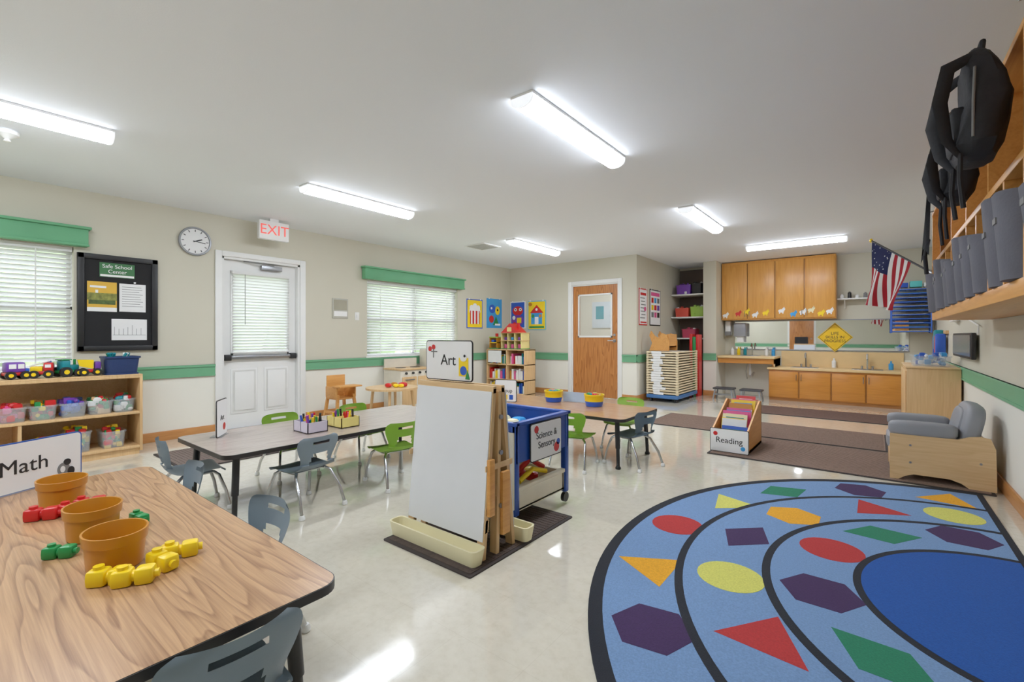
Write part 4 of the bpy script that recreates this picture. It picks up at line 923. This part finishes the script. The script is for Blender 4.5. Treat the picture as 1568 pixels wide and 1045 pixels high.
def backpack(x,y,z0,z1,w,d,seed):
    random.seed(seed); b=M('black_backpack'); hz=z1-z0
    # drooping sack: stacked rounded sections, wider at the bottom, with soft folds
    n=32; rings=[]
    prof=[(0.0,0.35),(0.03,0.72),(0.12,0.95),(0.30,1.0),(0.50,0.94),(0.68,0.84),(0.82,0.72),(0.93,0.50),(1.0,0.20)]
    V=[];F=[]
    for k,(t,sc_) in enumerate(prof):
        for i in range(n):
            a=2*math.pi*i/n; ca,sa=math.cos(a),math.sin(a); e=0.6
            f=1+0.05*math.sin(5*a+t*9+seed)+0.03*math.sin(9*a-t*14)
            px=x+d*sc_*f*(abs(ca)**e)*(1 if ca>=0 else -1)-0.012*math.sin(t*7+seed); py=y+w*sc_*f*(abs(sa)**e)*(1 if sa>=0 else -1)
            V.append((min(px,0.365),py,z0+t*hz))
    for k in range(len(prof)-1):
        for i in range(n):
            j=(i+1)%n; F.append((k*n+i,k*n+j,(k+1)*n+j,(k+1)*n+i))
    F.append(list(range(n))[::-1]); F.append([(len(prof)-1)*n+i for i in range(n)])
    b.add(V,F,bagm)
    # front pocket toward the aisle and its piping
    b.ell((x-d*0.95,y,z0+hz*0.30),(d*0.35,w*0.62,hz*0.20),bagm,0.5,20,0.04,7)
    b.tube([(x-d*1.25,y-w*0.5,z0+hz*0.44),(x-d*1.33,y,z0+hz*0.47),(x-d*1.25,y+w*0.5,z0+hz*0.44)],0.004,g)
    b.tube([(x-d*0.5,y-w*0.96,z0+hz*0.15),(x-d*0.5,y-w*0.99,z0+hz*0.45),(x-d*0.4,y-w*0.82,z0+hz*0.75)],0.004,g)
    # top loop
    b.tube([(x,y-0.03,z1-0.02),(x+0.005,y-0.02,z1+0.02),(x+0.005,y+0.02,z1+0.02),(x,y+0.03,z1-0.02)],0.009,bagm)
    # shoulder straps looping out and down
    for s_ in (-1,1):
        yy=y+s_*w*0.5
        b.tube([(x-d*0.3,yy,z1-0.04),(x-d*1.4,yy+s_*0.03,z0+hz*0.80),(x-d*1.75,yy+s_*0.05,z0+hz*0.50),(x-d*1.45,yy+s_*0.03,z0+hz*0.18),(x-d*0.9,yy+s_*0.02,z0+0.01)],[0.014,0.024,0.024,0.018,0.010],bagm,8,0.35)
        b.tube([(x-d*0.9,yy+s_*0.02,z0+0.02),(x-d*0.95,yy+s_*0.04,z0-0.07),(x-d*0.8,yy+s_*0.03,z0-0.17)],0.008,bagm,6)
    b.done()
backpack(0.290,2.30,1.72,2.12,0.14,0.065,1); backpack(0.300,2.95,1.72,2.06,0.12,0.055,2)
s=M('hanging_jacket')
P=[]
for i in range(15):
    v=i/14; row=[]
    for j in range(15):
        u=-1+2*j/14; row.append((0.298-0.012*math.sin(u*7)-0.02*v,4.40+u*(0.06+0.16*v),2.10-0.38*v-0.05*v*u*u+0.02*math.cos(u*9)))
    P.append(row)
s.sheet(P,bagm,0.025); s.tube([(0.29,4.3,1.78),(0.27,4.25,1.66),(0.28,4.28,1.54)],0.012,bagm); s.done()

# flag
def flag():
    s=M('american_flag'); a=Vector((0.38,5.16,1.63)); b=Vector((-0.03,5.68,2.04)); s.cyl(a,b,0.008,black); s.ell(tuple(b),(0.014,0.014,0.02),yel)
    s.cyl(a,a+(b-a).normalized()*0.06,0.016,steel); s.box(0.365,0.40,5.152,5.19,1.58,1.66,steel)
    fr=plain('flag_red',(186,30,46),0.8); fw=plain('flag_white',(240,238,236),0.8); 
    m,nt,bb_=nodes('flag_canton'); v=coord(nt,(1,1,1)); vo=nt.nodes.new('ShaderNodeTexVoronoi'); vo.inputs['Scale'].default_value=34; nt.links.new(v,vo.inputs['Vector'])
    nt.links.new(ramp(nt,vo.outputs['Distance'],[(0.16,(0.8,0.8,0.85,1)),(0.24,lin((26,34,86)))]),bb_.inputs['Base Color']); bb_.inputs['Roughness'].default_value=0.8
    P=[];R=24;C=26; d=b-a
    for i in range(R+1):
        v=i/R; row=[]
        for j in range(C+1):
            u=j/C; p=b-d*(0.02+0.66*u)
            sag=0.60-0.16*u
            pinch=1-0.22*v
            mid=b-d*0.30
            q=Vector((mid.x+(p.x-mid.x)*pinch,mid.y+(p.y-mid.y)*pinch,p.z*(1-v)+(mid.z+(p.z-mid.z)*0.9)*v))
            q.z-=sag*v; q+=Vector((0.04*math.sin(u*9+v*3)*v,0.03*math.cos(u*8+v*2)*v,0)); q+=Vector((-0.07*v,-0.04*v,0))
            row.append(tuple(q))
        P.append(row)
    s.sheet(P,[fr,fw,m],0.002,None,lambda i,j:(2 if (j<14 and i<10) else ((j//2)%2)))
    s.done()
flag()

# ---------------------------------------------------------------- armchair
def armchair():
    s=M('toddler_armchair'); x0,x1,y0,y1=0.09,0.67,4.62,5.22; 
    pts=[(0,0),(0.05,0),(0.09,0.03),(0.14,0.05),(0.34,0.05),(0.40,0.03),(0.44,0),(0.58,0),(0.575,0.30),(0.55,0.37),(0.50,0.38),(0.44,0.37),(0.38,0.345),(0.0,0.345)]
    for y in (y0+0.02,y1):
        s.T=frame((x0,y,0.012),(1,0,0)); s.prism(pts,0,0.02,mapleh)
    s.T=Matrix(); s.box(x0,x0+0.02,y0+0.02,y1-0.02,0.09,0.25,maple,0.003); s.box(x1-0.06,x1-0.04,y0+0.02,y1-0.02,0.05,0.36,maple)
    for xx,zz in ((0.12,0.15),(0.12,0.28),(0.50,0.2)): s.cyl((x0+xx,y0,zz),(x0+xx,y0-0.002,zz),0.008,steel)
    gm=graymat
    s.ell((0.30,4.92,0.275),(0.23,0.22,0.06),gm,0.35,24)
    for y in (4.69,5.15):
        s.ell((0.28,y,0.40),(0.20,0.07,0.055),gm,0.45,22); s.ell((0.28,y,0.345),(0.19,0.06,0.04),gm,0.35,20)
    s.T=Matrix.Translation((0.55,4.92,0.42))@Matrix.Rotation(math.radians(12),4,'Y')
    s.ell((0,0,0),(0.065,0.27,0.185),gm,0.5,26); s.ell((-0.055,0,0.0),(0.03,0.2,0.14),gm,0.6,20)
    s.T=Matrix(); s.done()
armchair()

# ---------------------------------------------------------------- book bin
def bookbin():
    s=M('book_browser_bin'); x0,x1,y0,y1=-1.24,-0.92,4.68,5.32
    pr=[(0,0),(0.64,0),(0.64,0.42),(0.56,0.44),(0,0.20)]
    for x in (x0,x1-0.015):
        s.add([(x,y0+p[0],0.012+p[1]) for p in pr]+[(x+0.015,y0+p[0],0.012+p[1]) for p in pr],[list(range(5)),list(range(5,10))]+[(i,(i+1)%5,5+(i+1)%5,5+i) for i in range(5)],cubw)
    s.box(x0,x1,y0,y0+0.015,0.012,0.20,mapleh); s.box(x0,x1,y1-0.015,y1,0.012,0.44,mapleh); s.box(x0,x1,y0,y1,0.012,0.04,mapleh)
    cm=[red,blu,yel,grn,paper,teal,pink,org,offw,cyan,pur,paper]
    for i in range(20):
        y=y0+0.06+i*0.028; x=x0+0.02+random.uniform(0,0.05); w=random.uniform(0.18,0.23); h=0.20+0.20*(i/20)+random.uniform(0.0,0.09)
        s.T=Matrix.Translation((x,y,0.045))@Matrix.Rotation(math.radians(-14),4,'X')
        s.box(0,w,0,0.008,0,h,random.choice(cm)); s.box(0.03,w-0.03,-0.001,0,h-0.09,h-0.03,random.choice(cm)); s.T=Matrix()
    o=s.done()
    F=frame((-1.08,4.672,0.012),(1,0,0)); q=M('sign_panel'); q.T=F; q.prism(rrect(-0.17,0.17,0,0.22,0.01),0,0.004,black); q.prism(rrect(-0.165,0.165,0.005,0.215,0.01),0.003,0.006,paper); q.prism(circ(-0.12,0.17,0.02),0.005,0.007,red); q.prism(circ(0.12,0.05,0.02),0.005,0.007,cyan)
    qo=q.done(); loc=qo.location.copy(); qo.parent=o; qo.location=loc-o.location
    text('Reading',o,F,0.075,black,(0,0.11,0.007))
bookbin()

# ---------------------------------------------------------------- outdoors
s=M('lawn'); s.box(-40,XL-0.2,-25,30,-0.4,-0.3,plain('grass',(160,172,136),0.9,var=0.3,nscale=8)); s.done()
s=M('hedge_trees'); lf=plain('foliage',(142,160,122),0.9,var=0.5,nscale=3)
random.seed(3)
for i in range(60):
    s.ell((-15+random.uniform(-2,2),-14+i*0.65,1.9),(1.2,random.uniform(0.8,1.3),2.19),lf,1,12,0.12,11)
s.done()
w=bpy.data.worlds.new('sky_world'); sc.world=w; w.use_nodes=True; nt=w.node_tree
sky=nt.nodes.new('ShaderNodeTexSky'); sky.sky_type='NISHITA'; sky.sun_disc=False; sky.sun_elevation=math.radians(50); sky.sun_rotation=math.radians(90)
hs=nt.nodes.new('ShaderNodeHueSaturation'); hs.inputs['Saturation'].default_value=0.35
nt.links.new(sky.outputs[0],hs.inputs['Color']); nt.links.new(hs.outputs[0],nt.nodes['Background'].inputs[0]); nt.nodes['Background'].inputs[1].default_value=1.15

# ---------------------------------------------------------------- camera
cd=bpy.data.cameras.new('camera'); cam=bpy.data.objects.new('camera',cd); col.objects.link(cam)
cam.location=(0,0,1.11); cam.rotation_euler=(math.pi/2,0,math.atan2(0.6192,0.7852))
cd.sensor_width=36; cd.lens=36*705/1568; cd.shift_y=-7.5/1568; cd.clip_start=0.05; cd.clip_end=200
sc.camera=cam
